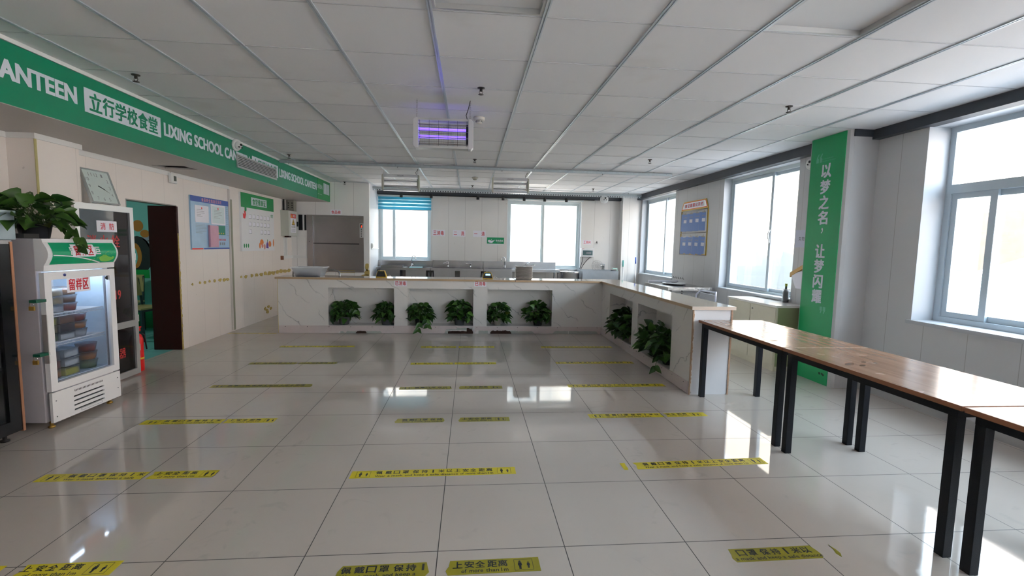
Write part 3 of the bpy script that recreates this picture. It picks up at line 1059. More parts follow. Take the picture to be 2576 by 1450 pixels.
# galvanised rails under the ceiling
for nm, x0, x1, y_, z0, z1, lb in [('steel_rail', -2.90, 3.27, 7.55, 2.615, 2.655, 'nearer long galvanised rail running across under the ceiling'),
                                   ('steel_rail', -2.115, 3.86, 10.5, 2.60, 2.645, 'farther perforated galvanised rail close to the back wall')]:
    r = thing(nm, lb, 'rail', loc=(0, y_, 0))
    MB().box(x0, x1, -.022, -.018, z0, z1).box(x0, x1, -.022, .022, z1 - .004, z1).box(x0, x1, .018, .022, z0, z1).build('channel', M_GALV, r)
    mb = MB()
    for k in range(7):
        xx = x0 + .3 + (x1 - x0 - .6) * k / 6
        mb.tube([(xx, 0, z1), (xx, 0, CE)], .005, 6)
    mb.build('hanging_rod', M_GALV, r)
    mb = MB()
    for k in range(12):
        xx = x0 + .1 + (x1 - x0 - .2) * k / 11
        mb.lathe([(.004, -.025), (.004, -.022)], 8, (xx, 0, (z0 + z1) / 2), 'y')
        if k % 3 == 0: mb.tube([(xx + .03, 0, z0 + .01), (xx + .03, 0, z0 - .018)], .004, 6)
    mb.build('bolt', mat('bolt_dark', (.12, .12, .12), .5), r)
    if y_ > 9:
        mb = MB()
        n = 110
        for k in range(n):
            xx = x0 + (x1 - x0) * k / n
            mb.box(xx, xx + .028, -.003, .003, z0 - .032, z0 - .006)
        mb.box(x0, x1, -.003, .003, z0 - .036, z0 - .03).box(x0, x1, -.003, .003, z0 - .008, z0)
        mb.build('perforated_strip', mat('pale_strip', (.62, .66, .68), .4), r)

# track spotlights along the dark back beam
r = thing('light_track', 'thin black track with cable under the dark back beam', 'track', loc=(0, 10.96, 0))
MB().box(-2.1, 2.9, -.015, .018, 2.525, 2.544).build('track_rail', M_BLACK, r)
spx = [-1.57, -.9, .16, .74, 1.23, 1.71, 2.22]
spl = ['first from the left, over the striped blind', 'second from the left, at the right edge of the striped blind', 'third from the left, over the red signs',
       'fourth, left of the right back window', 'fifth, over the left half of the right back window', 'sixth, over the middle of the right back window',
       'last at the right end of the row']
s0 = None
for x_, l_ in zip(spx, spl):
    if s0 is None:
        s0 = thing('track_spotlight', 'small black spotlight, ' + l_, 'spotlight', loc=(x_, 10.945, 2.525), group='black spotlights under the back beam')
        MB().box(-.02, .02, -.015, .015, 0.0, .02).build('adapter', M_BLACK, s0)
        MB().tube([(0, 0, .01), (0, -.01, -.01)], .008, 8).build('stem', M_BLACK, s0)
        MB().lathe([(.0, .03), (.032, .03), (.034, -.055), (.028, -.055), (.026, -.045), (0, -.045)], 16, (0, -.02, 0)).build('lamp_head', M_BLACK, s0)
        MB().lathe([(0, -.046), (.024, -.047), (.024, -.05), (0, -.05)], 14, (0, -.02, 0)).build('lens', M_CHROME, s0)
    else:
        dup(s0, loc=(x_, 10.945, 2.525), label='small black spotlight, ' + l_)
dome_camera(frame_m((3.13, 10.97, 2.565), r=(1, 0, 0), u=(0, 0, 1)), 'white dome camera with dangling wires on the dark back beam', 1.6)
dome_camera(frame_m((3.92, 5.18, 2.44), r=(.5, -.87, 0), u=(0, 0, 1)), 'white dome camera between the green column and the window', 1.1)

# ================================================================== LEFT WALL THINGS
# folded aluminium door leaf leaning open in front of the wall
r = thing('aluminium_door_leaf', 'aluminium framed grey glass door standing open beside the white fridge', 'door', frame_m((-3.46, 4.46, .0), **LEFT))
fw = .05
MB().holed(0, .72, .015, 1.735, [(fw, .72 - fw, .075, .52), (fw, .72 - fw, .585, 1.68)], -.025, .01).build('door_frame', M_ALU, r, .005)
MB().box(fw - .005, .72 - fw + .005, .07, .525, -.012, -.008).box(fw - .005, .72 - fw + .005, .58, 1.685, -.012, -.008).build('door_glass', M_GLASSD, r)
MB().box(.26, .51, 1.48, 1.585, -.0075, -.006).build('paper_notice', M_PAPER, r)
chars(MB(), '消防', .28, .50, 1.50, 1.565, -.0055, .02, .45).build('notice_lettering', M_RED, r)
m_rf = mat('faded_red_film', (.50, .03, .03), .5)
chars(MB(), '消火栓', .12, .56, 1.33, 1.45, -.0075, .02, .25).build('red_lettering', m_rf, r)
put_text(MB(), '119', .40, .52, .82, .91, -.0075, .03).build('red_lettering', m_rf, r)
chars(MB(), '灭火器', .2, .56, .22, .32, -.0075, .02, .25).build('red_lettering', m_rf, r)
MB().lathe([(0, .56), (.16, .58), (.22, .70), (.20, .82), (.10, .90), (0, .91)], 18, (.45, 0, -.2), 'y', 1, .4).build('bag_behind_glass', mat('beige_bag', (.45, .40, .30), .8), r)
for k, yy in enumerate((.25, .56, 1.2)):
    MB().box(.716, .728, yy, yy + .07, -.02, .012).build('hinge', M_ALU, r)

r = thing('fire_extinguisher', 'red fire extinguisher standing behind the aluminium glass door', 'fire extinguisher', loc=(-3.56, 5.30, 0))
MB().lathe([(.055, 0), (.06, .01), (.06, .34), (.045, .39), (.018, .41), (.018, .43), (0, .43)], 20).build('cylinder', M_REDP, r)
MB().lathe([(.061, .13), (.061, .15)], 20).build('yellow_band', M_YELP, r)
MB().box(-.012, .012, -.03, .05, .43, .455).box(-.01, .01, -.02, .07, .462, .474).build('lever', M_REDP, r)
MB().tube([(0, .03, .42), (.03, .08, .38), (.05, .075, .22)], .008, 8).build('hose', M_BLACK, r)

# leaning wall clock
th = 0.36
r = thing('wall_clock', 'square pale clock leaning on top of the aluminium door frame', 'clock',
          frame_m((-3.445, 4.64, 1.738), r=(0, 1, 0), u=(-.30, .0, .954)))
MB().frame(0, .34, 0, .33, .012, 0, .022).build('clock_rim', mat('clock_rim_chrome', (.55, .60, .60), .25, .5), r, .003)
MB().box(.01, .33, .01, .32, .0, .012).build('clock_face', mat('clock_face_mint', (.58, .68, .66), .35), r)
mb = MB()
cxx, cyy = .17, .165
for k in range(1, 13):
    a = PI / 2 - k * PI / 6
    q = max(abs(math.cos(a)), abs(math.sin(a)))
    px, py = cxx + .12 * math.cos(a) / q, cyy + .115 * math.sin(a) / q
    s_ = str(k)
    hw = .010 * len(s_)
    put_text(MB(), s_, px - hw, px + hw, py - .016, py + .016, .0126).build('numeral', M_GREYT, r)
mb = MB()
for a, l_, wd in ((math.radians(90 - 112), .06, .006), (math.radians(90 - 118), .105, .004)):
    dx, dy = math.cos(a), math.sin(a)
    mb.prism([(cxx - dy * wd - dx * .02, cyy + dx * wd - dy * .02), (cxx + dy * wd - dx * .02, cyy - dx * wd - dy * .02), (cxx + dx * l_, cyy + dy * l_)], .013, .015)
mb.build('hands', M_BLACK, r)

# blue licence board
r = thing('notice_board', 'blue food licence board with framed certificates and a pink leaflet', 'notice board', frame_m((-3.7, 6.60, 1.29), **LEFT))
W, H = .97, .72
MB().box(0, W, 0, H, 0, .02).build('board', M_SKYB, r)
MB().box(0, W, H - .075, H, .02, .0215).build('blue_heading', M_DBLUE, r)
MB().box(.28, W, 0, .022, .02, .0215).build('blue_strip', M_DBLUE, r)
MB().box(0, .26, 0, .022, .02, .0215).build('red_strip', M_REDP, r)
chars(MB(), '食品安全信息公示栏', .25, .78, H - .062, H - .014, .022, .03, .2).build('title_lettering', mat('title_red_white', (.75, .30, .35), .5), r)
MB().box(.09, .42, .37, .60, .02, .024).build('certificate', M_PAPER, r)
MB().box(.48, .87, .355, .64, .02, .024).build('certificate', M_PAPER, r)
MB().box(.51, .84, .375, .615, .024, .0245).build('certificate_print', M_CERT, r)
MB().box(.40, .62, .03, .34, .02, .05).build('pink_leaflet', M_PINK, r, .004)
MB().box(.64, .86, .21, .345, .02, .0225).build('rating_card', mat('card_green', (.0, .22, .13), .4), r)
mb = MB()
for k, xx in enumerate((.68, .745, .805)): ell(mb, xx, .232, .014, .011, .0225, .0232, 12)
mb.build('rating_faces', M_YELP, r)
put_text(MB(), '扫码查看 公示信息', .64, .87, .125, .155, .0215, .03).build('red_lettering', M_RED, r)
mb = MB()
rg_ = random.Random(5)
for k in range(7): mb.box(.10, .10 + rg_.uniform(.15, .26), .345 - .02 * k, .349 - .02 * k, .0205, .0215)
for k in range(6): mb.box(.56, .56 + rg_.uniform(.1, .22), .56 - .022 * k, .564 - .022 * k, .0246, .025)
for k in range(5): mb.box(.13, .13 + rg_.uniform(.1, .25), .54 - .022 * k, .544 - .022 * k, .0242, .0246)
for k in range(16): mb.box(.90, .90 + rg_.uniform(.03, .06), .62 - .028 * k, .624 - .028 * k, .0205, .0215)
mb.box(.70, .73, .06, .10, .0205, .0215).box(.76, .79, .06, .10, .0205, .0215).box(.81, .84, .06, .10, .0205, .0215)
mb.build('fine_print', M_GREYT, r)
mb = MB()
ell(mb, .67, .585, .014, .018, .0246, .0252, 12)
ell(mb, .25, .565, .014, .012, .0242, .0248, 12)
mb.build('red_seal', M_REDP, r)

# health certificate board
r = thing('health_certificate_board', 'white board with green heading and rows of small card pockets', 'notice board', frame_m((-3.7, 7.95, 1.25), **LEFT))
W, H = 1.26, .95
MB().box(0, W, 0, H, 0, .03).build('board', M_WHITE, r)
MB().box(0, W, H - .235, H, .03, .0315).build('green_heading', M_GREEN2, r)
MB().box(.36, .96, H - .185, H - .05, .0315, .033).build('heading_plate', M_BLET, r, .0)
chars(MB(), '食堂健康证', .40, .92, H - .17, H - .068, .0338, .03).build('heading_lettering', M_GREEN2, r)
pk = MB()
for j in range(3):
    for i in range(6):
        if j == 2 and i in (1, 2): continue
        xx, yy = .26 + i * .142, .545 - j * .125
        pk.k = 0
        pk.box(xx, xx + .085, yy, yy + .062, .03, .034)
        pk.k = 1
        pk.box(xx + .004, xx + .09, yy - .006, yy, .03, .034).box(xx + .083, xx + .09, yy, yy + .06, .03, .034).box(xx + .03, xx + .09, yy + .062, yy + .066, .03, .034)
pk.build('card_pockets', [M_PAPER, M_GREYT], r)
mb = MB()
mb.k = 0
mb.prism([(.07, .54), (.13, .53), (.17, .60), (.15, .66), (.10, .66), (.11, .60), (.06, .62)], .03, .031)
mb.k = 1
ell(mb, .155, .69, .035, .045, .03, .0312, 12)
mb.k = 2
for cx_, cy_, a_, b_ in ((.73, .15, .07, .05), (1.06, .12, .06, .055), (1.22, .14, .025, .07), (.65, .09, .03, .05)): ell(mb, cx_, cy_, a_, b_, .03, .0312, 12)
mb.k = 3
mb.prism([(.90, .05), (1.0, .04), (.99, .12), (.95, .17), (.91, .12)], .031, .0318)
mb.k = 1
mb.box(.95, .97, .16, .20, .03, .0318)
mb.k = 4
ell(mb, .75, .09, .04, .04, .0312, .032, 12)
ell(mb, .84, .07, .03, .05, .0312, .032, 12)
mb.k = 1
for k in range(3): ell(mb, .08 + k * .07, .09, .02, .035, .03, .0312, 10)
put_text(mb, '食堂', 1.12, 1.22, .60, .66, .0316, .02)
mb.build('printed_vegetables', [M_REDP, M_GREEN2, M_ORANGE, M_PURP, mat('pale_red_print', (.70, .25, .20), .5)], r)

# electric cabinet with the danger label
r = thing('electric_cabinet', 'grey-green wall cabinet with a yellow danger triangle label', 'electric cabinet', frame_m((-3.7, 9.60, 1.53), **LEFT))
MB().box(0, .44, 0, .50, 0, .15).build('cabinet_box', M_GCAB, r, .003)
MB().box(.004, .436, .004, .496, .15, .158).build('cabinet_door', mat('cabinet_door_paint', (.58, .60, .56), .4), r, .002)
MB().box(.09, .37, .07, .44, .158, .1595).build('label_sheet', M_PAPER, r)
MB().box(.09, .37, .36, .44, .1595, .1602).build('label_red', M_REDP, r)
mb = MB()
mb.prism([(.14, .22), (.32, .22), (.23, .345)], .1595, .160)
mb.k = 1
mb.prism([(.16, .232), (.30, .232), (.23, .33)], .160, .1605)
mb.prism([(.11, .37), (.18, .37), (.145, .43)], .1602, .1607)
mb.k = 0
mb.prism([(.222, .295), (.245, .295), (.232, .27), (.245, .27), (.218, .238), (.226, .262), (.214, .262)], .1605, .1609)
mb.build('warning_triangle', [M_BLACK, M_YELP], r)
mb = MB()
chars(mb, '当心触电', .12, .34, .165, .205, .160, .02)
for k in range(4): mb.box(.12, .34 - .02 * (k % 2), .135 - .016 * k, .139 - .016 * k, .1595, .160)
mb.build('label_lettering', M_GREYT, r)
chars(MB(), '警告', .20, .35, .375, .425, .1606, .02).build('warning_lettering', M_PAPER, r)
MB().box(.415, .43, .20, .30, .158, .185).build('latch', M_BLACK, r)
MB().box(.08, .2, -.025, 0, .04, .12).build('cable_gland', M_BROWN, r)
r = thing('cable_pipe', 'thin black pipe from the soffit to the electric cabinet', 'pipe', loc=(-3.67, 9.70, 0))
MB().tube([(0, 0, 2.02), (0, 0, 2.25)], .016, 10).build('pipe', M_BLACK, r)
r = thing('cable_tray', 'short perforated metal tray standing on the electric cabinet', 'cable tray', loc=(-3.64, 9.93, 0))
MB().box(-.02, .10, -.07, .07, 2.031, 2.249).build('tray', mat('tray_metal', (.26, .26, .22), .5, .4), r)
mb = MB()
for k in range(3): mb.box(-.01, .01, -.0725, -.07, 2.09 + .045 * k, 2.11 + .045 * k).box(.06, .08, -.0725, -.07, 2.09 + .045 * k, 2.11 + .045 * k)
mb.build('slot', M_DARK, r)
r = thing('cable_trunking', 'white plastic cable trunking below the electric cabinet turning along the wall', 'trunking', loc=(0, 0, 0))
MB().box(-3.7, -3.675, 9.72, 9.77, 1.14, 1.505).box(-3.7, -3.675, 9.82, 9.86, 1.14, 1.505).build('riser', M_WHITEP, r)
MB().box(-3.7, -3.665, 9.62, 10.15, 1.08, 1.14).box(-3.665, -3.385, 10.115, 10.149, 1.08, 1.14).build('run', M_WHITEP, r)
MB().box(-3.7, -3.66, 9.56, 9.62, 1.06, 1.14).build('stained_end', mat('rust_end', (.18, .07, .03), .8), r)
r = thing('meter_recess', 'black recessed opening with a white strip beside the electric cabinet', 'opening', frame_m((-3.55, 10.15, 1.66), **BACK))
MB().box(0, .155, 0, .32, -.002, .004).build('recess', M_DARK, r)
MB().box(.085, .115, 0, .33, .004, .02).build('white_strip', M_WHITEP, r)

# food lift
r = thing('food_lift', 'stainless steel dumbwaiter hatch with two sliding doors in the back left wall', 'dumbwaiter', frame_m((-3.385, 10.15, .80), **BACK))
MB().holed(0, 1.15, 0, 1.185, [(.115, 1.06, .03, 1.15)], -.06, .012).build('lift_frame', M_STEELD, r, .003)
MB().box(.11, 1.065, .03, .585, -.05, -.03).build('lower_door', M_STEELD, r)
MB().box(.11, 1.065, .61, 1.155, -.05, -.03).build('upper_door', M_STEELD, r)
MB().box(.11, 1.065, .585, .61, -.05, -.012).build('door_lip', mat('dark_lip', (.10, .09, .09), .4, .6), r)
MB().box(.105, .12, .03, 1.15, -.03, .006).build('door_guide', M_STEEL, r)
MB().box(1.07, 1.145, .73, 1.03, .012, .022).build('control_panel', M_ALU, r, .002)
MB().box(1.085, 1.13, .94, 1.01, .022, .0225).build('display', M_BLACK, r)
put_text(MB(), '2', 1.10, 1.12, .95, .985, .0232, .03, .2).build('display_digit', M_SEGR, r)
mb = MB()
for k in range(4): mb.lathe([(.010, .022), (.009, .027), (0, .027)], 12, (1.108, .90 - .045 * k, 0))
mb.build('button', M_BLACK, r)
MB().lathe([(.008, .012), (.008, .014), (0, .014)], 10, (.045, .63, 0)).build('keyhole', M_BLACK, r)
paper_sign('paper_sign', 'small red-lettered sign above the food lift', frame_m((-2.905, 10.15, 2.00), **BACK), .22, .10, '食品梯')
r = thing('light_switch', 'white switch box on the side wall of the lift shaft', 'switch', frame_m((-2.12, 10.33, 1.32), **LEFT))
MB().box(0, .10, 0, .10, 0, .03).build('box', M_WHITEP, r, .004)
MB().box(.03, .07, .02, .08, .03, .034).build('rocker', M_WHITEP, r)
r = thing('wall_cable_duct', 'thin white cable duct along the lift side wall', 'duct', frame_m((-2.12, 10.35, 1.29), **LEFT))
MB().box(0, .74, 0, .025, 0, .015).build('duct', M_WHITEP, r)

# ================================================================== WHITE DISPLAY FRIDGE
FR = frame_m((-3.05, 3.645, 0), r=(.03, 1, 0), u=(0, 0, 1))
r = thing('display_fridge', 'white glass-door sample fridge with green header sign', 'fridge', FR)
W = .645
D = -.56
fb = MB()
fb.box(0, W, .28, 1.41, D, D + .03)
fb.box(0, .045, .05, 1.41, D + .03, -.055).box(W - .045, W, .05, 1.41, D + .03, -.055)
fb.box(.045, W - .045, 1.17, 1.41, D + .03, -.055).box(.045, W - .045, .05, .335, D + .03, -.02)
fb.build('cabinet_body', M_LEAD, r, .004)
li = MB()
li.box(.046, W - .046, .336, 1.168, D + .031, D + .036).box(.046, .05, .336, 1.168, D + .03, -.06).box(W - .05, W - .046, .336, 1.168, D + .03, -.06)
li.box(.046, W - .046, .336, .342, D + .03, -.06).box(.046, W - .046, 1.162, 1.168, D + .03, -.06)
li.build('inner_lining', mat('fridge_lining', (.62, .72, .82), .35), r)
# curved header
pr = [(-.055, 1.175), (.0, 1.175), (.004, 1.215)]
for k in range(9):
    a = k / 8
    pr.append((.004 + .035 * math.sin(PI * a), 1.215 + .17 * a))
pr += [(.0, 1.41), (-.055, 1.41)]


def xprof(mb, prof, x0, x1):
    n = len(prof)
    vs = [(x0, b, a) for a, b in prof] + [(x1, b, a) for a, b in prof]
    fs = [tuple(range(n)), tuple(reversed(range(n, 2 * n)))]
    for i in range(n):
        j = (i + 1) % n
        fs.append((j, i, i + n, j + n))
    mb.add(vs, fs)
    return mb


xprof(MB(), pr, 0, W).build('header', M_WHITE, r)


def hz(yv):
    a = min(1, max(0, (yv - 1.215) / .17))
    return .004 + .035 * math.sin(PI * a)


sg = MB()
N = 10
for k in range(N):
    ya, yb = 1.222 + .16 * k / N, 1.222 + .16 * (k + 1) / N
    sg.add([(.035, ya, hz(ya) + .002), (W - .02, ya, hz(ya) + .002), (W - .02, yb, hz(yb) + .002), (.035, yb, hz(yb) + .002)], [(0, 1, 2, 3)])
hs = sg.build('header_sign', M_GREENF, r)


def curved(mb):
    mb.v = [(a, b, hz(b) + c) for a, b, c in mb.v]
    return mb


mb = MB()
chars(mb, '留样柜', .17, .47, 1.29, 1.355, .0035, .04, .15)
curved(mb).build('header_lettering', M_WHITE, hs)
mb = MB()
for k in range(16):
    a0, a1 = k / 16, (k + 1) / 16
    f = lambda a: 1.29 - .012 * a - .055 * a * a
    x0_, x1_ = .04 + .44 * a0, .04 + .44 * a1
    mb.add([(x0_, f(a0) - .004, .003), (x1_, f(a1) - .004, .003), (x1_, f(a1) + .004, .003), (x0_, f(a0) + .004, .003)], [(0, 1, 2, 3)])
curved(mb).build('header_swoosh', M_WHITE, hs)
mb = MB()
ell(mb, .53, 1.25, .065, .02, .003, .0032)
for k in range(7): ell(mb, .47 + .02 * k, 1.262 + .012 * math.sin(k), .016, .014, .0032, .0034, 8)
for k in range(46):
    xx = .36 + .25 * rg_.random()
    ell(mb, xx, 1.235 + (xx - .36) * .45 * (rg_.random() * .4 + .6), .003, .002, .003, .0033, 5)
curved(mb).build('header_lotus_print', M_GREENL, hs)
mb = MB()
for k in range(8):
    ya, yb = 1.275 + .095 * k / 8, 1.275 + .095 * (k + 1) / 8
    mb.add([(.20, ya, hz(ya) + .0045), (.41, ya, hz(ya) + .0045), (.41, yb, hz(yb) + .0045), (.20, yb, hz(yb) + .0045)], [(0, 1, 2, 3)])
lb = mb.build('paper_label', M_PAPER, r)
mb = MB()
chars(mb, '留样区', .215, .395, 1.285, 1.36, .0055, .03)
curved(mb).build('label_lettering', M_RED, lb)
# door
dr = MB().frame(.0, W, .285, 1.165, .055, -.035, .0).build('door', M_WHITE, r, .004)
MB().box(.05, W - .05, .335, 1.115, -.022, -.016).build('door_glass', M_GLASSF, dr)
MB().box(-.006, .0, .5, .86, -.03, .004).build('door_handle', M_ALU, dr)
ell(MB(), .595 - .0, 1.09, .034, .018, -.0155, -.0145).build('oval_badge', M_BLACK, dr)
MB().lathe([(.010, 0), (.010, .006), (0, .006)], 14, (.165, 1.14, 0)).build('door_lock', mat('lock_blue', (.03, .05, .25), .3), dr)
l2 = MB().box(.20, .41, 1.0, 1.12, -.0155, -.0140).build('paper_label', M_PAPER, r)
chars(MB(), '留样区', .21, .40, 1.015, 1.105, -.0135, .03).build('label_lettering', M_RED, l2)
# lower panel with slots
lp = MB().holed(0, W, .05, .275, [(.18, .47, .188 - .035 * k, .200 - .035 * k) for k in range(4)], -.02, .0).build('lower_panel', M_WHITE, r, .003)
MB().box(.15, .5, .06, .24, -.019, -.012).build('slot_void', M_DARK, lp)
mb = MB()
for k in range(22): mb.box(.19 + .0125 * k, .195 + .0125 * k, .232, .246, 0, .0008)
mb.build('vent_holes', M_BLACK, lp)
mb = MB().frame(.24, .44, .062, .082, .002, 0, .001)
for xx, yy in ((.03, .21), (.03, .09), (W - .03, .22), (W - .03, .13)): mb.lathe([(.005, 0), (.004, .003), (0, .003)], 8, (xx, yy, 0))
mb.build('panel_screws', M_GREYT, lp)
for xx in (.05, W - .05):
    for zz in (-.06, D + .08):
        MB().lathe([(.022, 0), (.022, .012), (.012, .016), (.012, .052)], 12, (xx, 0, zz), 'y').build('foot', M_BRASS, r)
for yy in (.845, .625):
    s_ = MB()
    s_.tube([(.05, yy, -.07), (W - .05, yy, -.07)], .004, 6).tube([(.05, yy - .022, -.07), (W - .05, yy - .022, -.07)], .003, 6)
    for k in range(48): s_.tube([(.055 + k * .0112, yy - .022, -.07), (.055 + k * .0112, yy, -.07), (.055 + k * .0112, yy, D + .06)], .0014, 4)
    s_.build('wire_shelf', M_WHITE, r)
s_ = MB().box(W - .075, W - .06, .50, 1.06, D + .06, D + .075)
for k in range(18): s_.box(W - .085, W - .06, .52 + k * .03, .53 + k * .03, D + .075, D + .083)
s_.build('shelf_rack', M_WHITE, r)
MB().box(.1, W - .1, 1.15, 1.16, -.12, -.09).build('interior_lamp', mat('fridge_lamp', (1, 1, 1), .5, emit=(.75, .88, 1), es=11), r)
for yy in (.955, .565):
    MB().box(-.075, .004, yy, yy + .02, -.045, .003).build('green_hasp', M_HASP, r)
fr_root = r


def padlock(z, lb):
    r = thing('padlock', lb, 'padlock', frame_m(tuple(FR @ Vector((-.072, z - .055, -.03))), r=(1, .1, 0), u=(0, 0, 1)), group='padlocks of the white fridge')
    MB().box(-.017, .017, 0, .03, -.007, .007).build('lock_body', M_BRASS, r, .002)
    MB().tube([(-.012, .028, 0), (-.012, .045, 0), (-.008, .054, 0), (0, .058, 0), (.008, .054, 0), (.012, .045, 0), (.012, .028, 0)], .003, 8).build('shackle', M_CHROME, r)


padlock(.955, 'upper brass padlock on the side of the white fridge')
padlock(.565, 'lower brass padlock on the side of the white fridge')

# food sample boxes
FOODC = {'brown': (.24, .10, .05), 'red': (.32, .05, .03), 'white': (.62, .58, .50), 'yellow': (.55, .42, .06), 'green': (.12, .16, .05), 'dark': (.09, .05, .05),
         'orange': (.45, .17, .05), 'tan': (.42, .30, .16)}
FM = {k: mat('food_' + k, tuple(min(.8, c * 1.5 + .04) for c in v), .6, var=.35, vscale=60, bump=.5, bscale=80) for k, v in FOODC.items()}
boxes = [
    (.175, -.15, .849, 3, 0, ['white', 'tan', 'tan'][::1], 'left stack, top fridge shelf'),
    (.335, -.15, .849, 3, 1, ['red', 'brown', 'orange'], 'right stack, top fridge shelf'),
    (.125, -.16, .629, 3, 0, ['green', 'tan', 'yellow'], 'left stack, middle fridge shelf'),
    (.265, -.15, .629, 3, 0, ['white', 'dark', 'brown'], 'centre stack, middle fridge shelf'),
    (.415, -.15, .629, 3, 1, ['white', 'orange', 'red'], 'right stack, middle fridge shelf'),
    (.13, -.16, .344, 3, 0, ['orange', 'red', 'dark'], 'left stack on the fridge floor'),
    (.285, -.15, .344, 3, 0, ['yellow', 'white', 'white'], 'centre stack on the fridge floor'),
    (.50, -.15, .344, 3, 1, ['green', 'orange', 'red'], 'right stack on the fridge floor')]
ordn = ['bottom', 'middle', 'top']
for cx_, cz_, base, n, rd_, cols, lb in boxes:
    for k in range(n):
        hgt = .066 if base < .4 else .059
        yb = base + k * (hgt + .004)
        o_ = thing('food_container', 'clear food box with %s food, %s, %s' % (cols[k], ordn[k], lb), 'food container',
                   frame_m(tuple(FR @ Vector((cx_, yb, cz_))), r=(.03, 1, 0), u=(0, 0, 1)), group='food sample boxes in the white fridge')
        if rd_:
            MB().lathe([(.060, 0), (.070, hgt - .004), (.068, hgt - .004), (.058, .002), (0, .002)], 20, (0, 0, 0), 'y').build('tub', M_CLEAR, o_)
            MB().lathe([(.057, .003), (.064, hgt * .7), (0, hgt * .74)], 20, (0, 0, 0), 'y').build('food', FM[cols[k]], o_)
            MB().lathe([(.073, hgt - .004), (.073, hgt), (.063, hgt + .002), (0, hgt + .002)], 20, (0, 0, 0), 'y').build('lid', M_CLEAR, o_)
        else:
            mb = MB()
            mb.box(-.060, .060, 0, .002, -.06, .06).box(-.065, -.063, 0, hgt - .004, -.065, .065).box(.063, .065, 0, hgt - .004, -.065, .065)
            mb.box(-.063, .063, 0, hgt - .004, -.065, -.063).box(-.063, .063, 0, hgt - .004, .063, .065)
            mb.build('tub', M_CLEAR, o_)
            MB().box(-.061, .061, .003, hgt * .72, -.06, .06).build('food', FM[cols[k]], o_, .004)
            MB().box(-.068, .068, hgt - .004, hgt, -.068, .068).build('lid', M_CLEAR, o_, .001)

# black display cabinet at the left edge
BK = frame_m((-3.14, 2.30, 0), **LEFT)
r = thing('display_cabinet', 'black framed glass display cabinet at the left edge holding steel basins', 'cabinet', BK)
W = 1.22
mb = MB()
mb.box(0, W, .09, 1.37, -.54, -.52).box(0, .03, .09, 1.37, -.52, -.03).box(W - .03, W, .09, 1.37, -.52, -.03).box(0, W, 1.34, 1.37, -.52, -.03).box(0, W, .09, .13, -.52, -.03)
mb.build('cabinet_body', mat('cabinet_grey_steel', (.20, .18, .19), .35, .3), r)
MB().frame(0, W - .012, .06, 1.37, .085, -.03, 0).build('door_frame', mat('black_glass_frame', (.008, .008, .01), .12), r)
MB().box(.08, W - .09, .14, 1.29, -.018, -.012).build('door_glass', glass('dark_cabinet_glass', (.68, .68, .70), .10), r)
MB().box(W - .012, W + .006, .05, 1.385, -.05, .004).build('copper_edge', M_COPPER, r)
MB().box(0, W + .006, 1.37, 1.395, -.54, .0).build('top_cover', mat('top_cover_steel', (.25, .25, .26), .2, .8), r)
for yy in (.50, .92): MB().box(.03, W - .03, yy, yy + .02, -.5, -.06).build('shelf', M_STEELD, r)
for xx in (.08, W - .08): MB().lathe([(.026, 0), (.026, .012), (.012, .018), (.012, .09)], 14, (xx, 0, -.06), 'y').build('foot', M_BLACK, r)
for xx in (.08, W - .08): MB().lathe([(.026, 0), (.026, .012), (.012, .018), (.012, .09)], 14, (xx, 0, -.48), 'y').build('foot', M_BLACK, r)
for (yy, s, lb) in ((.132, 1.0, 'large steel basin at the bottom of the black display cabinet'), (.522, .95, 'large steel basin on the middle shelf of the black display cabinet'),
                    (.942, .8, 'steel basin on the top shelf of the black display cabinet')):
    b_ = thing('steel_basin', lb, 'basin', frame_m(tuple(BK @ Vector((.93, yy, -.28))), **LEFT), group='steel basins in the black cabinet')
    MB().lathe([(.09 * s, 0), (.13 * s, .02), (.20 * s, .22 * s), (.215 * s, .24 * s), (.21 * s, .24 * s), (.19 * s, .215 * s), (.12 * s, .03), (0, .02)], 28, (0, 0, 0), 'y').build('bowl', M_STEEL, b_)
    MB().lathe([(.216 * s, .236 * s), (.216 * s, .244 * s), (.208 * s, .244 * s)], 28, (0, 0, 0), 'y').build('rolled_rim', M_CHROME, b_)
r = thing('storage_box', 'grey-blue plastic box on top of the black display cabinet', 'box', frame_m((-3.20, 2.95, 1.397), **LEFT))
MB().box(0, .68, 0, .20, -.3, 0).build('box_body', M_GREYBOX, r, .006)
MB().box(-.005, .685, .185, .205, -.305, .005).build('box_lid', M_GREYBOX, r, .004)


# ================================================================== PLANTS
def leaf_geo(mb, base, d, nrm, L, wd, droop):
    """heart-shaped leaf: base point, direction, face normal"""
    d = d.normalized()
    s = d.cross(nrm).normalized()
    nrm = s.cross(d).normalized()
    prof = [(-.10, .28), (.0, .62), (.2, .98), (.42, .95), (.65, .66), (.84, .33), (1.0, 0.0)]
    vs, mid, lf, rt = [], [], [], []
    for a, b in prof:
        c_ = base + d * (a * L) - Vector((0, 0, 1)) * (droop * L * max(a, 0) ** 2)
        mid.append(len(vs))
        if a < 0: vs.append(c_ + d * (.1 * L))
        else: vs.append(c_ - nrm * (.0))
        if b > 0:
            up = nrm * (b * wd * .28)
            lf.append(len(vs))
            vs.append(c_ + s * (b * wd * .5) + up)
            rt.append(len(vs))
            vs.append(c_ - s * (b * wd * .5) + up)
    fs = []
    for i in range(len(lf) - 1):
        fs.append((mid[i], mid[i + 1], lf[i + 1], lf[i]))
        fs.append((mid[i], rt[i], rt[i + 1], mid[i + 1]))
    fs.append((mid[-2], mid[-1], lf[-1]))
    fs.append((mid[-2], rt[-1], mid[-1]))
    mb.add(vs, fs, True)


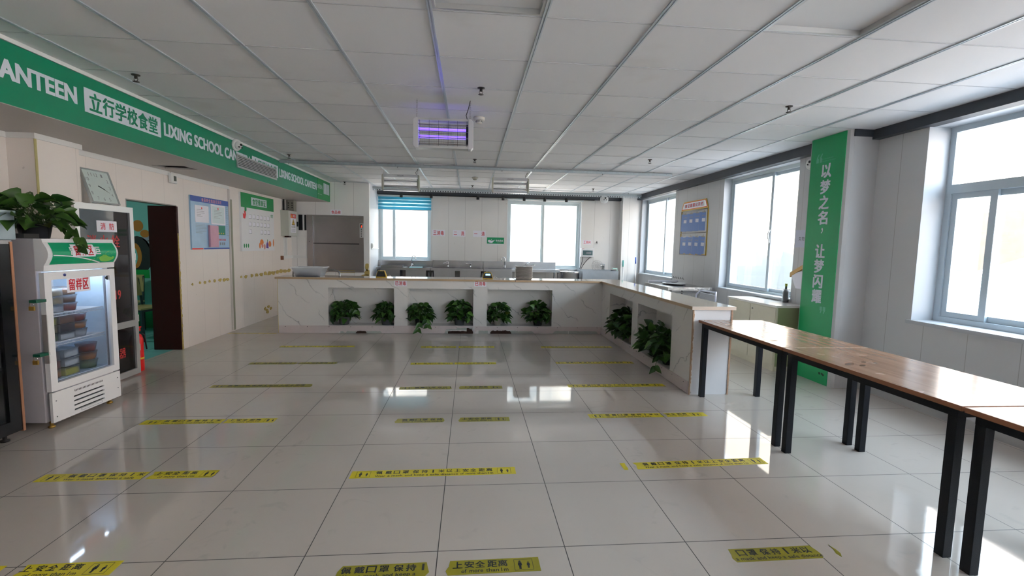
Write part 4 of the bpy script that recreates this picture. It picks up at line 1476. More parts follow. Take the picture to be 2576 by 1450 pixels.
def plant(loc, label, seed, rad=.17, h=.34, n=70, pot='dark', potr=.075, poth=.11, lmin=.065, lmax=.11, back=None, trails=(), group='potted pothos plants', sq=(1, 1), side=None):
    if back is not None or side is not None: rad, h, n, lmin, lmax = rad * 1.24, h * 1.1, 120, lmin * 1.2, lmax * 1.22
    rg = random.Random(seed)
    r = thing('potted_plant', label, 'plant', loc=loc, group=group)
    pm = {'dark': M_POT, 'cream': M_POTW, 'clear': mat('smoky_pot', (.10, .10, .11), .12)}[pot]
    MB().lathe([(potr * .78, 0), (potr * .82, .004), (potr, poth), (potr * 1.05, poth), (potr * 1.05, poth + .008), (potr * .93, poth + .008), (potr * .9, poth - .015)], 24).build('pot', pm, r)
    MB().lathe([(potr * .9, poth - .014), (0, poth - .010)], 20).build('soil', M_SOIL, r)
    lm, st = MB(), MB()
    for k in range(n):
        az = 2 * PI * (k * .618 + rg.random() * .12)
        el = math.asin(rg.uniform(-.45, 1.0))
        q = rg.uniform(.45, 1.0)
        x = math.cos(az) * math.cos(el) * rad * q * sq[0]
        y = math.sin(az) * math.cos(el) * rad * q * sq[1]
        z = poth + .02 + (h - poth - .06) * (math.sin(el) * .85 + .18) * (.6 + .4 * q)
        if back is not None and y > back: y = back - rg.random() * .05
        if side is not None and side[0] is not None and x < side[0]: x = side[0] + rg.random() * .04
        if side is not None and side[1] is not None and x > side[1]: x = side[1] - rg.random() * .04
        z = max(z, poth * .35)
        p = Vector((x, y, z))
        out = Vector((x, y, 0))
        out = out.normalized() if out.length > 1e-3 else Vector((1, 0, 0))
        d = (out + Vector((rg.uniform(-.6, .6), rg.uniform(-.6, .6), rg.uniform(-.35, .55) + .35 * math.sin(el)))).normalized()
        if back is not None and y > back - .08: d.y = min(d.y, 0) - .2
        if side is not None and side[0] is not None and x < side[0] + .06: d.x = max(d.x, .1)
        if side is not None and side[1] is not None and x > side[1] - .06: d.x = min(d.x, -.1)
        nr = (out * .75 + Vector((rg.uniform(-.4, .4), rg.uniform(-.4, .4), .75))).normalized()
        L = rg.uniform(lmin, lmax)
        leaf_geo(lm, p, d, nr, L, L * rg.uniform(.72, .88), rg.uniform(.1, .5))
        b0 = Vector((rg.uniform(-.5, .5) * potr, rg.uniform(-.5, .5) * potr, poth - .012))
        m_ = (b0 + p) / 2 + Vector((0, 0, .03))
        if k % 2 == 0: st.tube([b0, m_, p], .0022, 4, False)
    for tr_ in trails:
        pts = [Vector(q) for q in tr_]
        st.tube(pts, .003, 5, False)
        for i, p in enumerate(pts[1:]):
            for sgn in (-1, 1):
                d = Vector((sgn * rg.uniform(.3, .9), rg.uniform(-.5, 0), rg.uniform(-.7, -.1)))
                leaf_geo(lm, p, d, Vector((0, -1, .3)) if abs(d.x) < 2 else Vector((0, 0, 1)), rg.uniform(.07, .10), .065, .3)
    lm.build('foliage', M_LEAF, r)
    st.build('stems', M_STEM, r)
    return r


CY = 7.5
pl = [(-1.99, .14, 11, .165, .36, 'left in the first niche of the front counter, with one long leaf', 'clear', .09, .12),
      (-1.33, .13, 12, .15, .34, 'right in the first niche of the front counter, with a yellowing leaf', 'clear', .085, .11),
      (-.80, .13, 13, .16, .33, 'left in the second niche of the front counter, trailing over its skirting', 'dark', .085, .11),
      (-.16, .14, 14, .17, .38, 'right in the second niche of the front counter', 'clear', .09, .12),
      (.46, .13, 15, .155, .35, 'in a cream pot, left in the third niche of the front counter', 'cream', .06, .11),
      (1.13, .14, 16, .18, .38, 'right in the third niche of the front counter', 'dark', .085, .11)]
for x_, dy, sd, rad, h, lb, pot, pr_, ph in pl:
    tr_ = []
    sd_ = {11: (-.19, None), 12: (None, .12), 14: (None, .2), 16: (None, .19), 13: (-.17, None), 15: (-.16, None)}[sd]
    if sd == 11: tr_ = [[(.08, -.03, .2), (.15, -.06, .24), (.22, -.08, .22)]]
    if sd == 13: tr_ = [[(.05, -.05, .12), (.12, -.18, .10), (.15, -.22, .02)], [(0, -.08, .12), (.02, -.20, .05), (.0, -.22, -.04)]]
    plant((x_, CY + dy - .02, .125), 'bushy pothos ' + lb, sd, rad, h, 85, pot, pr_, ph, .06, .10, back=.10, trails=tr_,
          group='potted pothos plants in the counter niches', side=sd_)
for y_, sd, rad, h, lb, pot, pr_, ph in [(6.66, 21, .17, .38, 'farther left plant in the far niche of the side counter', 'clear', .085, .10),
                                         (6.26, 22, .15, .36, 'nearer one in a cream pot in the far side counter niche', 'cream', .06, .12),
                                         (5.44, 23, .18, .38, 'farther plant in the near niche of the side counter', 'clear', .09, .10),
                                         (5.05, 24, .18, .36, 'nearest plant in the near niche of the side counter, trailing outward', 'dark', .09, .11)]:
    o_ = plant((2.27, y_, .125), 'dark bushy pothos plant, ' + lb, sd, rad, h, 85, pot, pr_, ph, .07, .115, side=(None, .09),
               trails=[[(-.06, 0, .12), (-.15, -.03, .10), (-.19, -.06, -.02)]] if sd == 24 else (), group='potted pothos plants in the counter niches')
plant((-3.27, 3.86, 1.41), 'large pothos plant on top of the white fridge, one vine hanging over its sign', 31, .26, .35, 110, 'dark', .10, .10, .09, .15,
      trails=[[(.05, .05, .1), (.22, .08, .06), (.27, .06, .0), (.275, .05, -.06)], [(0, -.1, .12), (.02, -.35, .18), (.02, -.5, .16)]], group='potted pothos plants', sq=(.7, 1.35))
ob = thing('plant_tray', 'flat black tray under the plant on the white fridge', 'tray', loc=(-3.30, 3.72, 1.411))
MB().box(-.14, .15, -.06, .06, 0, .02).frame(-.14, .15, -.06, .06, .006, .02, .032).build('tray', M_BLACK, ob)
ob.location = (-3.30, 3.69, 1.4115)

# ================================================================== COUNTERS
ZT = .845
NF = [(-2.20, -1.19, .125, .72), (-.98, .06, .125, .72), (.28, 1.34, .125, .72)]
r = thing('serving_counter_base', 'marble-faced front serving counter with three plant niches', 'counter', loc=(0, 0, 0))
MB().holed(-2.955, 2.17, .0, ZT, [(a, b, .125, .72) for a, b, _, _ in NF] , CY, CY + .02, 'xz').build('front_panel', M_MARX, r)
for a, b, c0, c1 in NF:
    mb = MB()
    mb.box(a - .01, b + .01, CY + .26, CY + .27, c0 - .01, c1 + .01)
    mb.box(a - .01, a, CY + .02, CY + .26, c0, c1).box(b, b + .01, CY + .02, CY + .26, c0, c1)
    mb.box(a - .01, b + .01, CY + .02, CY + .26, c1, c1 + .01).box(a - .01, b + .01, CY + .02, CY + .26, c0 - .01, c0)
    mb.build('plant_niche', M_MARX, r)
MB().box(-2.955, -2.935, CY + .02, CY + .44, 0, ZT).build('end_panel', M_MARY, r)
MB().box(-2.935, 2.17, CY + .42, CY + .44, 0, ZT).build('rear_panel', M_MARX, r)
mb = MB()
for k in range(40):
    mb.box(-2.960, -2.955, CY - .002, CY + .006 + .006 * rg_.random(), k * ZT / 40, (k + 1) * ZT / 40)
mb.build('chipped_edge', M_FOAM, r)
# torn skirting strip
rg_ = random.Random(12)


def skirt(x0, x1, gaps, y, plane='xz'):
    pts = [(x0, .122), (x0, .004)]
    x_ = x0
    while x_ < x1 - .02:
        x_ += rg_.uniform(.02, .05)
        if x_ >= x1: break
        z = .004 + .004 * rg_.random()
        for a, b, hh in gaps:
            if a < x_ < b: z = hh + rg_.uniform(-.008, .008)
        pts.append((x_, z))
    pts += [(x1, .004), (x1, .122)]
    return pts


def strip_mesh(pts, t0, t1, plane, top=.122):
    """strip with a straight top edge and a ragged lower edge"""
    mb = MB()
    lo = pts[1:-1]
    for (a, za), (b, zb) in zip(lo[:-1], lo[1:]):
        if b - a < 1e-5: continue
        if plane == 'xz':
            vs = [(a, t0, za), (b, t0, zb), (b, t0, top), (a, t0, top), (a, t1, za), (b, t1, zb), (b, t1, top), (a, t1, top)]
        else:
            vs = [(t0, a, za), (t0, b, zb), (t0, b, top), (t0, a, top), (t1, a, za), (t1, b, zb), (t1, b, top), (t1, a, top)]
        mb.add(vs, [(0, 1, 2, 3), (7, 6, 5, 4), (0, 4, 5, 1), (3, 2, 6, 7), (0, 3, 7, 4), (1, 5, 6, 2)])
    return mb


gp = [(-2.05, -1.95, .035), (-1.93, -1.40, .038), (-.38, -.20, .075), (-.20, .08, .095), (.12, .35, .055), (.35, .78, .06), (.78, 1.05, .045), (1.40, 2.12, .05)]
strip_mesh(skirt(-2.95, .06, gp, 0), CY - .012, CY - .001, 'xz').build('torn_skirting', M_SKIRT, r)
strip_mesh(skirt(.085, 2.158, gp, 0), CY - .012, CY - .001, 'xz').build('torn_skirting', M_SKIRT, r)
mb = MB()
for a, b in ((-2.02, -1.78), (-1.62, -1.38), (.15, .30), (.66, 1.15), (1.30, 1.62), (1.63, 2.14), (-.40, -.30)): mb.box(a, b, CY - .006, CY - .0005, .002, .052)
mb.box(-.42, .05, CY - .006, CY - .0005, .06, .115)
mb.build('skirting_backing', M_BACKING, r)
for a, b, hh, yo in ((-1.78, -1.62, .046, .0065), (.34, .68, .062, .0065), (-.34, .062, .05, .0075), (-.04, .062, .095, .0085)):
    p = [(a, .001), (b, .001)]
    n = max(4, int((b - a) / .022))
    for k in range(n + 1):
        q = k / n
        edge = min(1, 6 * min(q, 1 - q) + .45) if b < .06 or b > .07 else min(1, 2.2 * q + .3)
        p.append((b - (b - a) * q, hh * edge * rg_.uniform(.72, 1.0)))
    MB().prism(p, CY - yo, CY - .0003, 'xz').build('rotten_patch', M_ROT, r)
mb = MB()
for k in range(16):
    mb.lathe([(.0055, -.0145), (.0055, -.012)], 8, (-2.85 + k * .33, CY, .105), 'y')
mb.build('skirting_screw', M_BLACK, r)

r = thing('side_counter_base', 'marble-faced side counter with two plant niches and a pale end panel', 'counter', loc=(0, 0, 0))
NS = [(6.05, 7.07), (4.81, 5.84)]
MB().holed(4.34, CY + .44, 0, ZT, [(a, b, .125, .72) for a, b in NS], 2.17, 2.19, 'yz').build('front_panel', M_MARY, r)
for a, b in NS:
    mb = MB()
    mb.box(2.42, 2.43, a - .01, b + .01, .115, .73)
    mb.box(2.19, 2.42, a - .01, a, .125, .72).box(2.19, 2.42, b, b + .01, .125, .72)
    mb.box(2.19, 2.42, a - .01, b + .01, .72, .73).box(2.19, 2.42, a - .01, b + .01, .115, .125)
    mb.build('plant_niche', M_MARY, r)
MB().box(2.19, 2.56, 4.34, 4.36, 0, ZT).build('end_panel', mat('pale_marble_end', (.66, .67, .70), .25, var=.04), r)
MB().box(2.54, 2.56, 4.36, CY + .44, 0, ZT).build('rear_panel', M_MARY, r)
mb = MB()
mb2 = MB()
for k in range(44):
    mb.box(2.163, 2.172 + .008 * rg_.random(), 4.332, 4.345, k * ZT / 44, (k + 1) * ZT / 44)
    mb2.box(2.555 - .004 * rg_.random(), 2.568, 4.332, 4.345, k * ZT / 44, (k + 1) * ZT / 44)
m_we = mat('worn_tan_edge', (.42, .27, .18), .7, var=.3, vscale=50)
mb.build('worn_edge', m_we, r)
mb2.build('worn_edge', m_we, r)
strip_mesh(skirt(4.37, 7.49, [(4.9, 5.5, .012), (6.2, 6.9, .015)], 0), 2.158, 2.169, 'yz').build('torn_skirting', M_SKIRT, r)
mb = MB()
for k in range(12): mb.lathe([(.005, -.014), (.005, -.012)], 8, (2.17, 4.45 + k * .27, .10), 'x')
mb.build('skirting_screw', M_BLACK, r)

# stone tops: two slabs of the front counter and one on the side counter
r = thing('countertop', 'beige stone slab on the left part of the front counter', 'countertop', loc=(0, 0, ZT))
MB().box(-2.985, .725, CY - .025, CY + .45, .002, .035).build('slab', M_STONE, r, .003)
MB().box(-2.987, .725, CY - .027, CY - .025, .002, .033).build('edge_strip', M_STEDGE, r)
r = thing('countertop', 'beige stone slab of the front counter from its seam to the corner', 'countertop', loc=(0, 0, ZT))
MB().box(.732, 2.145, CY - .025, CY + .45, .002, .035).build('slab', M_STONE, r, .003)
MB().box(.732, 2.143, CY - .027, CY - .025, .002, .033).build('edge_strip', M_STEDGE, r)
r = thing('countertop', 'beige stone slab running along the side counter to its pale end', 'countertop', loc=(0, 0, ZT))
MB().box(2.147, 2.59, 4.32, CY + .45, .002, .035).build('slab', M_STONE, r, .003)
MB().box(2.145, 2.147, 4.32, CY - .03, .002, .033).build('edge_strip', M_STEDGE, r)
MB().box(2.145, 2.592, 4.318, 4.32, .002, .033).build('end_edge_strip', mat('pale_tan_edge', (.62, .52, .44), .4), r)
ZC = ZT + .035
paper_sign('paper_sign', 'small red-lettered sign on the counter post between first and second niche', frame_m((-1.185, CY, .755), **BACK), .195, .095, '已消毒')
paper_sign('paper_sign', 'small red-lettered sign on the counter post between second and third niche', frame_m((.07, CY, .765), **BACK), .195, .095, '已消毒')

# things on the counter
r = thing('plastic_tub', 'white translucent plastic tub on the left end of the counter', 'tub', loc=(-2.53, 7.70, ZC + .001))
a0, b0, a1, b1, h_ = .185, .12, .235, .155, .145
mb = MB()
vs = [(-a0, -b0, 0), (a0, -b0, 0), (a0, b0, 0), (-a0, b0, 0), (-a1, -b1, h_), (a1, -b1, h_), (a1, b1, h_), (-a1, b1, h_)]
vi = [(x * .975, y * .96, z + (.004 if z < .01 else 0)) for x, y, z in vs]
mb.add(vs + vi, [(0, 3, 2, 1), (0, 1, 5, 4), (1, 2, 6, 5), (2, 3, 7, 6), (3, 0, 4, 7), (8, 9, 10, 11), (8, 12, 13, 9), (9, 13, 14, 10), (10, 14, 15, 11), (11, 15, 12, 8),
                 (4, 5, 13, 12), (5, 6, 14, 13), (6, 7, 15, 14), (7, 4, 12, 15)])
mb.build('tub_body', glass('translucent_white', (.85, .87, .9), .05, .55, (.95, .95, .97)), r)
MB().frame(-a1 - .012, a1 + .012, -b1 - .012, b1 + .012, .018, h_ - .006, h_ + .004).build('tub_rim', M_BINW, r, .002)
MB().box(-.175, .175, -.11, .11, .006, .05).build('tub_contents', M_BING, r, .004)
r = thing('trolley_handle', 'bent steel tube handles of a trolley standing behind the tub', 'trolley', loc=(-2.54, 8.15, 0))
for sx in (-1, 1):
    MB().tube([(sx * .20, -.12, .96), (sx * .31, -.12, .96), (sx * .37, -.12, .93), (sx * .38, -.12, .86), (sx * .38, -.12, .0)], .014, 10).build('handle_tube', M_STEEL, r)
MB().box(-.38, .38, -.12, .12, .60, .62).box(-.38, .38, -.12, .12, .2, .22).build('trolley_shelf', M_STEEL, r)
for sx in (-1, 1): MB().tube([(sx * .36, .12, 0), (sx * .36, .12, .8)], .012, 8).build('rear_post', M_STEEL, r)
for x_, lb, lcd in ((-1.50, 'black and yellow card reader with dark screen on the left of the counter', False), (.215, 'black and yellow card reader with lit blue screen on the counter', True)):
    r = thing('card_reader', lb, 'card reader', loc=(x_, 7.70, ZC), group='card readers on the counter')
    mb = MB()
    mb.prism([(0, 0), (.155, 0), (.145, .035), (.125, .10), (.03, .10), (.01, .035)], -.035, -.02, 'xz')
    mb.build('front_face', M_BLACK, r)
    mb = MB()
    mb.prism([(-.006, 0), (.163, 0), (.150, .05), (.13, .107), (.024, .107), (.004, .05)], -.02, .05, 'xz')
    mb.build('yellow_shell', M_YELP, r, .003)
    MB().box(-.004, .16, -.037, .05, .001, .010).build('yellow_base', M_YELP, r)
    MB().box(.04, .118, -.0365, -.035, .055, .082).build('screen', M_LCD if lcd else mat('dark_screen', (.03, .04, .03), .15), r)
    MB().tube([(.16, .0, .01), (.20, .0, .03), (.23, -.01, .02), (.19, .03, .045), (.25, .0, .003)], .003, 6).build('cable', M_WHITEP, r)

# stack of stainless steel trays
tr0 = None
for k in range(14):
    z_ = ZC + .022 + k * .0142
    if tr0 is None:
        tr0 = thing('steel_meal_tray', 'stainless meal tray at the bottom of the stack on the counter', 'tray', loc=(.89, 7.72, z_), group='stack of steel meal trays')
        p = []
        for q in range(28):
            a = 2 * PI * q / 28
            p.append((.135 * math.copysign(abs(math.cos(a)) ** .45, math.cos(a)), .17 * math.copysign(abs(math.sin(a)) ** .45, math.sin(a))))
        mb = MB()
        n = len(p)
        rings = [(.90, -.020), (.97, -.004), (1.0, .0), (1.02, .004), (1.0, .006), (.95, .002), (.88, -.016)]
        vs = [(x * s, y * s, z) for s, z in rings for x, y in p]
        fs = [(i * n + q, i * n + (q + 1) % n, (i + 1) * n + (q + 1) % n, (i + 1) * n + q) for i in range(len(rings) - 1) for q in range(n)]
        fs.append(tuple(reversed(range(n))))
        fs.append(tuple((len(rings) - 1) * n + q for q in range(n)))
        mb.add(vs, fs, False)
        mb.build('tray_shell', mat('tray_steel', (.66, .62, .60), .42, .85), tr0)
        MB().box(-.004, .004, -.15, .15, -.014, .004).box(-.12, .12, -.004, .004, -.014, .004).build('compartment_ridge', M_STEEL, tr0)
    else:
        dup(tr0, loc=(.89 + rg_.uniform(-.003, .003), 7.72 + rg_.uniform(-.004, .004), z_),
            label='stainless meal tray on top of the stack on the counter' if k == 13 else 'stainless meal tray, number %d from the bottom of the stack on the counter' % (k + 1))
r = thing('serving_tongs', 'steel tongs lying over the top of the tray stack', 'tongs', loc=(.89, 7.65, ZC + .022 + 14 * .0142 + .004))
MB().tube([(.0, 0, .004), (.08, .02, .012), (.13, .03, .006), (.17, .0, .016)], .006, 8).tube([(.0, .03, .004), (.09, .04, .012), (.15, .04, .01)], .006, 8).build('tongs_arm', M_CHROME, r)

# ================================================================== BACK WALL THINGS
def faucet_goose(M, label):
    r = thing('faucet', label, 'faucet', M)
    MB().lathe([(.022, 0), (.018, .02), (.012, .03), (.012, .06)], 14, (0, 0, 0), 'y').build('base', M_CHROME, r)
    pts = [(0, .05, 0), (0, .20, 0)] + [(.045 - .045 * math.cos(a), .20 + .055 * math.sin(a), 0) for a in [k * PI / 8 for k in range(1, 8)]] + [(.09, .19, 0), (.095, .165, 0)]
    MB().tube(pts, .009, 10).build('spout', M_CHROME, r)
    MB().box(.012, .05, .045, .055, -.006, .006).build('lever', M_CHROME, r)


def faucet_tap(M, label):
    r = thing('faucet', label, 'faucet', M)
    MB().lathe([(.02, 0), (.016, .02), (.014, .09), (.02, .10), (0, .105)], 14, (0, 0, 0), 'y').build('body', M_CHROME, r)
    MB().tube([(0, .08, 0), (-.05, .10, .02), (-.10, .095, .05), (-.105, .08, .05)], .008, 8).build('spout', M_CHROME, r)
    MB().tube([(0, .10, 0), (.02, .125, 0), (-.04, .135, 0)], .006, 8).build('lever', M_CHROME, r)


def sink_unit(x0, x1, label, bowls, back_h=.15):
    r = thing('steel_sink_unit', label, 'sink', loc=(0, 0, 0), group='steel sink units along the back wall')
    y0, y1 = 10.5, 11.08
    mb = MB()
    mb.holed(x0, x1, y0, y1 - .03, [(a, b, y0 + .07, y1 - .13) for a, b in bowls], .885, .90)
    mb.build('worktop', M_STEEL, r)
    MB().box(x0, x1, y0 - .002, y0 + .002, .845, .90).build('front_apron', M_STEEL, r)
    MB().box(x0, x1, y1 - .03, y1, .88, .90 + back_h).build('backsplash', M_STEEL, r)
    for a, b in bowls:
        bo = MB()
        bo.box(a, b, y0 + .07, y1 - .13, .60, .605)
        bo.box(a - .004, a, y0 + .07, y1 - .13, .60, .885).box(b, b + .004, y0 + .07, y1 - .13, .60, .885)
        bo.box(a, b, y0 + .066, y0 + .07, .60, .885).box(a, b, y1 - .13, y1 - .126, .60, .885)
        bo.build('bowl', M_STEEL, r)
    for xx in (x0 + .03, x1 - .03):
        for yy in (y0 + .03, y1 - .06):
            MB().tube([(xx, yy, 0), (xx, yy, .885)], .019, 10).build('leg', M_STEEL, r)
    MB().box(x0 + .03, x1 - .03, y0 + .02, y0 + .04, .18, .20).box(x0 + .03, x1 - .03, y1 - .07, y1 - .05, .18, .20).build('cross_bar', M_STEEL, r)
    return r


sink_unit(-2.06, -.88, 'left steel sink unit under the window with the striped blind', [(-1.98, -1.55), (-1.42, -.98)], .13)
sink_unit(-.87, .30, 'middle steel sink unit with two taps below the red signs', [(-.80, -.34), (-.22, .24)], .155)
sink_unit(.31, 2.03, 'right long steel sink table under the right back window', [(.42, .95)], .155)
faucet_goose(frame_m((-1.34, 10.98, .90), **BACK), 'tall curved faucet on the left sink unit')
faucet_tap(frame_m((-.51, 10.98, .90), **BACK), 'left short tap of the middle sink unit')
faucet_tap(frame_m((.01, 10.98, .90), **BACK), 'right short tap of the middle sink unit')
faucet_goose(frame_m((.82, 10.98, .90), r=(-1, 0, 0), u=(0, 0, 1)), 'tall curved faucet on the right sink table')
r = thing('mixer_tap', 'chrome mixer tap behind the stack of trays', 'faucet', frame_m((1.30, 10.98, .90), **BACK))
MB().lathe([(.022, 0), (.02, .08), (0, .085)], 12, (0, 0, 0), 'y').build('body', M_CHROME, r)
MB().tube([(0, .07, 0), (.06, .12, 0), (.10, .14, .01)], .010, 8).tube([(0, .05, 0), (.0, .08, .08)], .008, 8).build('arm', M_CHROME, r)
r = thing('steel_tray', 'shallow steel tray resting across the left sink', 'tray', loc=(-1.72, 10.66, .902))
MB().box(-.22, .22, -.13, .13, 0, .004).frame(-.23, .23, -.14, .14, .012, .004, .045).build('tray', M_STEEL, r)
r = thing('blue_basin_board', 'pale blue plastic board lying on the left sink', 'board', loc=(-1.20, 10.53, .901))
MB().box(-.14, .14, -.02, .2, 0, .012).build('board', mat('pale_blue_plastic', (.25, .62, .72), .35), r, .003)
r = thing('steel_barrel', 'tall round stainless barrel with lid beside the sink table', 'barrel', loc=(2.28, 10.62, 0))
MB().lathe([(.225, 0), (.23, .02), (.23, .83), (.236, .835), (.236, .85)], 36).build('barrel_body', M_STEEL, r)
MB().lathe([(.24, .852), (.242, .868), (.20, .878), (0, .882)], 36).build('barrel_lid', M_CHROME, r)
MB().tube([(-.03, 0, .88), (-.03, 0, .90), (.03, 0, .90), (.03, 0, .88)], .005, 6).build('lid_handle', M_STEEL, r)
r = thing('trough_sink', 'low steel trough sink in the back right corner', 'sink', loc=(0, 0, 0))
mb = MB()
mb.box(2.56, 3.40, 10.50, 10.51, .60, .90).box(2.56, 3.40, 11.06, 11.08, .60, .90).box(2.56, 2.57, 10.51, 11.06, .60, .90).box(3.39, 3.40, 10.51, 11.06, .60, .90).box(2.56, 3.40, 10.5, 11.08, .595, .60)
mb.build('trough', mat('galvanised_trough', (.46, .50, .54), .35, .8, var=.1, vscale=10), r)
for xx in (2.60, 3.36):
    for yy in (10.54, 11.03): MB().tube([(xx, yy, 0), (xx, yy, .6)], .018, 8).build('leg', M_STEEL, r)
faucet_tap(frame_m((3.22, 11.07, .90), r=(1, 0, 0), u=(0, 0, 1)), 'chrome tap on the wall above the corner trough sink')
r = thing('wire_fan_guard', 'round wire guard leaning behind the corner trough tap', 'wire guard', frame_m((3.05, 11.07, .985), r=(1, 0, 0), u=(0, .1, 1)))
mb = MB()
for q in (.05, .09, .135):
    mb.tube([(q * math.cos(a), q * math.sin(a), .01) for a in [2 * PI * k / 24 for k in range(25)]], .002, 4)
mb.build('ring', M_STEELD, r)
mb = MB()
for k in range(12):
    a = 2 * PI * k / 12
    mb.tube([(.01 * math.cos(a), .01 * math.sin(a), .014), (.135 * math.cos(a), .135 * math.sin(a), .01)], .0014, 4)
mb.build('spoke', M_STEELD, r)
for (x_, z_, s, lb) in ((-.885, 1.62, '三消毒', 'red-lettered paper sign, leftmost of the three on the back wall'), (-.41, 1.62, '二 洗', 'red-lettered paper sign, middle of the three on the back wall'),
                        (.065, 1.62, '一 清', 'red-lettered paper sign, rightmost of the three on the back wall')):
    paper_sign('paper_sign', lb, frame_m((x_, 11.1, z_), **BACK), .29, .145, s, group='washing step signs on the back wall')
r = thing('water_saving_sign', 'green sign with a white hand and drop beside the right back window', 'sign', frame_m((.39, 11.1, 1.44), **BACK))
MB().box(0, .40, 0, .175, .0005, .006).build('sign_board', M_WHITE, r)
MB().box(0, .40, .028, .175, .006, .0068).build('green_field', mat('sign_green', (0, .32, .12), .4), r)
mb = MB()
mb.prism([(.02, .085), (.04, .06), (.10, .045), (.125, .05), (.19, .12), (.15, .105), (.10, .10), (.075, .112), (.045, .118), (.025, .105)], .0068, .0075)
mb.prism([(.095, .12), (.108, .118), (.116, .145), (.10, .135)], .0068, .0075)
mb.build('hand_and_drop', M_PAPER, r)
mb = MB()
chars(mb, '节约用水', .20, .385, .075, .122, .0074, .03)
mb.build('lettering', M_PAPER, r)
put_text(MB(), 'SAVE WATER', .24, .34, .05, .058, .0074).build('small_lettering', M_PAPER, r)
paper_sign('paper_sign', 'small red-lettered sign above the fuse box on the back wall', frame_m((2.69, 11.1, 1.50), **BACK), .20, .10, '工具间')
r = thing('fuse_box', 'white fuse box with dark window and two hanging cables', 'fuse box', frame_m((2.64, 11.1, 1.20), **BACK))
MB().box(0, .31, 0, .21, 0, .08).build('housing', M_WHITE, r, .004)
MB().box(.04, .275, .04, .155, .08, .083).build('cover_window', mat('smoked_window', (.06, .12, .13), .12), r)
MB().box(.12, .24, .075, .12, .083, .084).build('breaker_row', M_GREYT, r)
put_text(MB(), 'POWER', .02, .07, .185, .2, .0806, .02).build('label', M_RED, r)
MB().tube([(.05, 0, .03), (.04, -.12, .03), (.0, -.25, .03), (-.02, -.30, .03)], .007, 8).tube([(.24, 0, .03), (.14, -.1, .03), (.05, -.22, .03), (.0, -.33, .03)], .007, 8).build('cable', M_BLACK, r)
for (x_, y_, h_, mm_, lb) in ((3.60, 10.82, 1.14, mat('teal_grip', (0, .35, .30), .4), 'thin mop stick with teal grip leaning by the corner pillar'),
                              (3.86, 10.70, 1.22, mat('blue_grip', (.01, .08, .45), .4), 'mop stick with blue grip leaning beside the far right window')):
    r = thing('mop_stick', lb, 'mop', loc=(x_, y_, 0))
    MB().tube([(0, -.1, .02), (0, -.02, h_ - .15)], .010, 8).build('pole', M_ALU, r)
    MB().tube([(0, -.02, h_ - .15), (0, -.01, h_)], .014, 10).build('grip', mm_, r)
    MB().box(-.12, .12, -.14, -.04, 0, .03).build('mop_head', M_WHITEP, r, .006)
r = thing('sponge_mop', 'short mop with mint plastic head upright against the corner pillar', 'mop', loc=(3.44, 10.78, 0))
MB().tube([(0, 0, 0), (0, 0, .95)], .008, 8).build('pole', M_ALU, r)
MB().box(-.10, .02, -.01, .03, .93, .955).box(0, .02, -.01, .03, .86, .93).build('mop_head', mat('mint_plastic', (.45, .68, .62), .4), r)
mb = thing('wall_hook', 'small dark hook on the back wall right of the fuse box', 'hook', frame_m((3.03, 11.1, 1.56), **BACK))
MB().tube([(0, 0, 0), (0, 0, .02), (0, -.03, .03), (0, -.04, .015)], .006, 6).lathe([(.015, 0), (.015, .004), (0, .004)], 10).build('hook', M_BLACK, mb)

# ================================================================== RIGHT SIDE THINGS
# column banner
r = thing('column_banner', 'tall green column poster with white vertical lettering', 'banner', frame_m((3.8, 5.045, 0), **RIGHT))
MB().box(0, .485, 0.005, 2.665, .0006, .006).build('banner_board', M_GREENC, r)
mb = MB()
cw, chh = .145, .15
for ch, z in zip('以梦之名，让梦闪耀', (2.30, 2.13, 1.965, 1.80, 1.635, 1.44, 1.275, 1.11, .945)):
    if ch == '，':
        put_text(mb, ch, .235, .262, z - .005, z + .055, .0068, .02)
        continue
    z -= .0
    put_text(mb, ch, .172, .172 + cw, z - chh / 2, z + chh / 2, .0068, .045, .0)
mb.build('lettering', M_BLET, r)
mb = MB()
for x_ in (.085, .135):
    mb.prism([(x_, 2.40), (x_ + .035, 2.40), (x_ + .035, 2.44), (x_ + .02, 2.455), (x_ + .04, 2.49), (x_ + .03, 2.495), (x_ + .005, 2.46), (x_, 2.43)], .006, .0068)
put_text(mb, 'LET THE DREAM SHINE', .17, .33, 2.425, 2.437, .0068)
put_text(mb, 'IN THE NAME OF THE DREAM', .15, .36, 2.40, 2.412, .0068)
for x_ in (.305, .35):
    mb.prism([(x_, .84), (x_ + .035, .84), (x_ + .035, .80), (x_ + .015, .765), (x_ + .005, .77), (x_ + .015, .80), (x_, .80)], .006, .0068)
mb.build('quote_marks', M_PALEG, r)
mb = MB()
for k in range(5): ell(mb, .40 + rg_.uniform(-.03, .03), .10 + rg_.uniform(-.02, .02), .014, .012, .006, .0066, 9)
mb.build('scuff', mat('scuff_dark', (.01, .07, .03), .6), r)

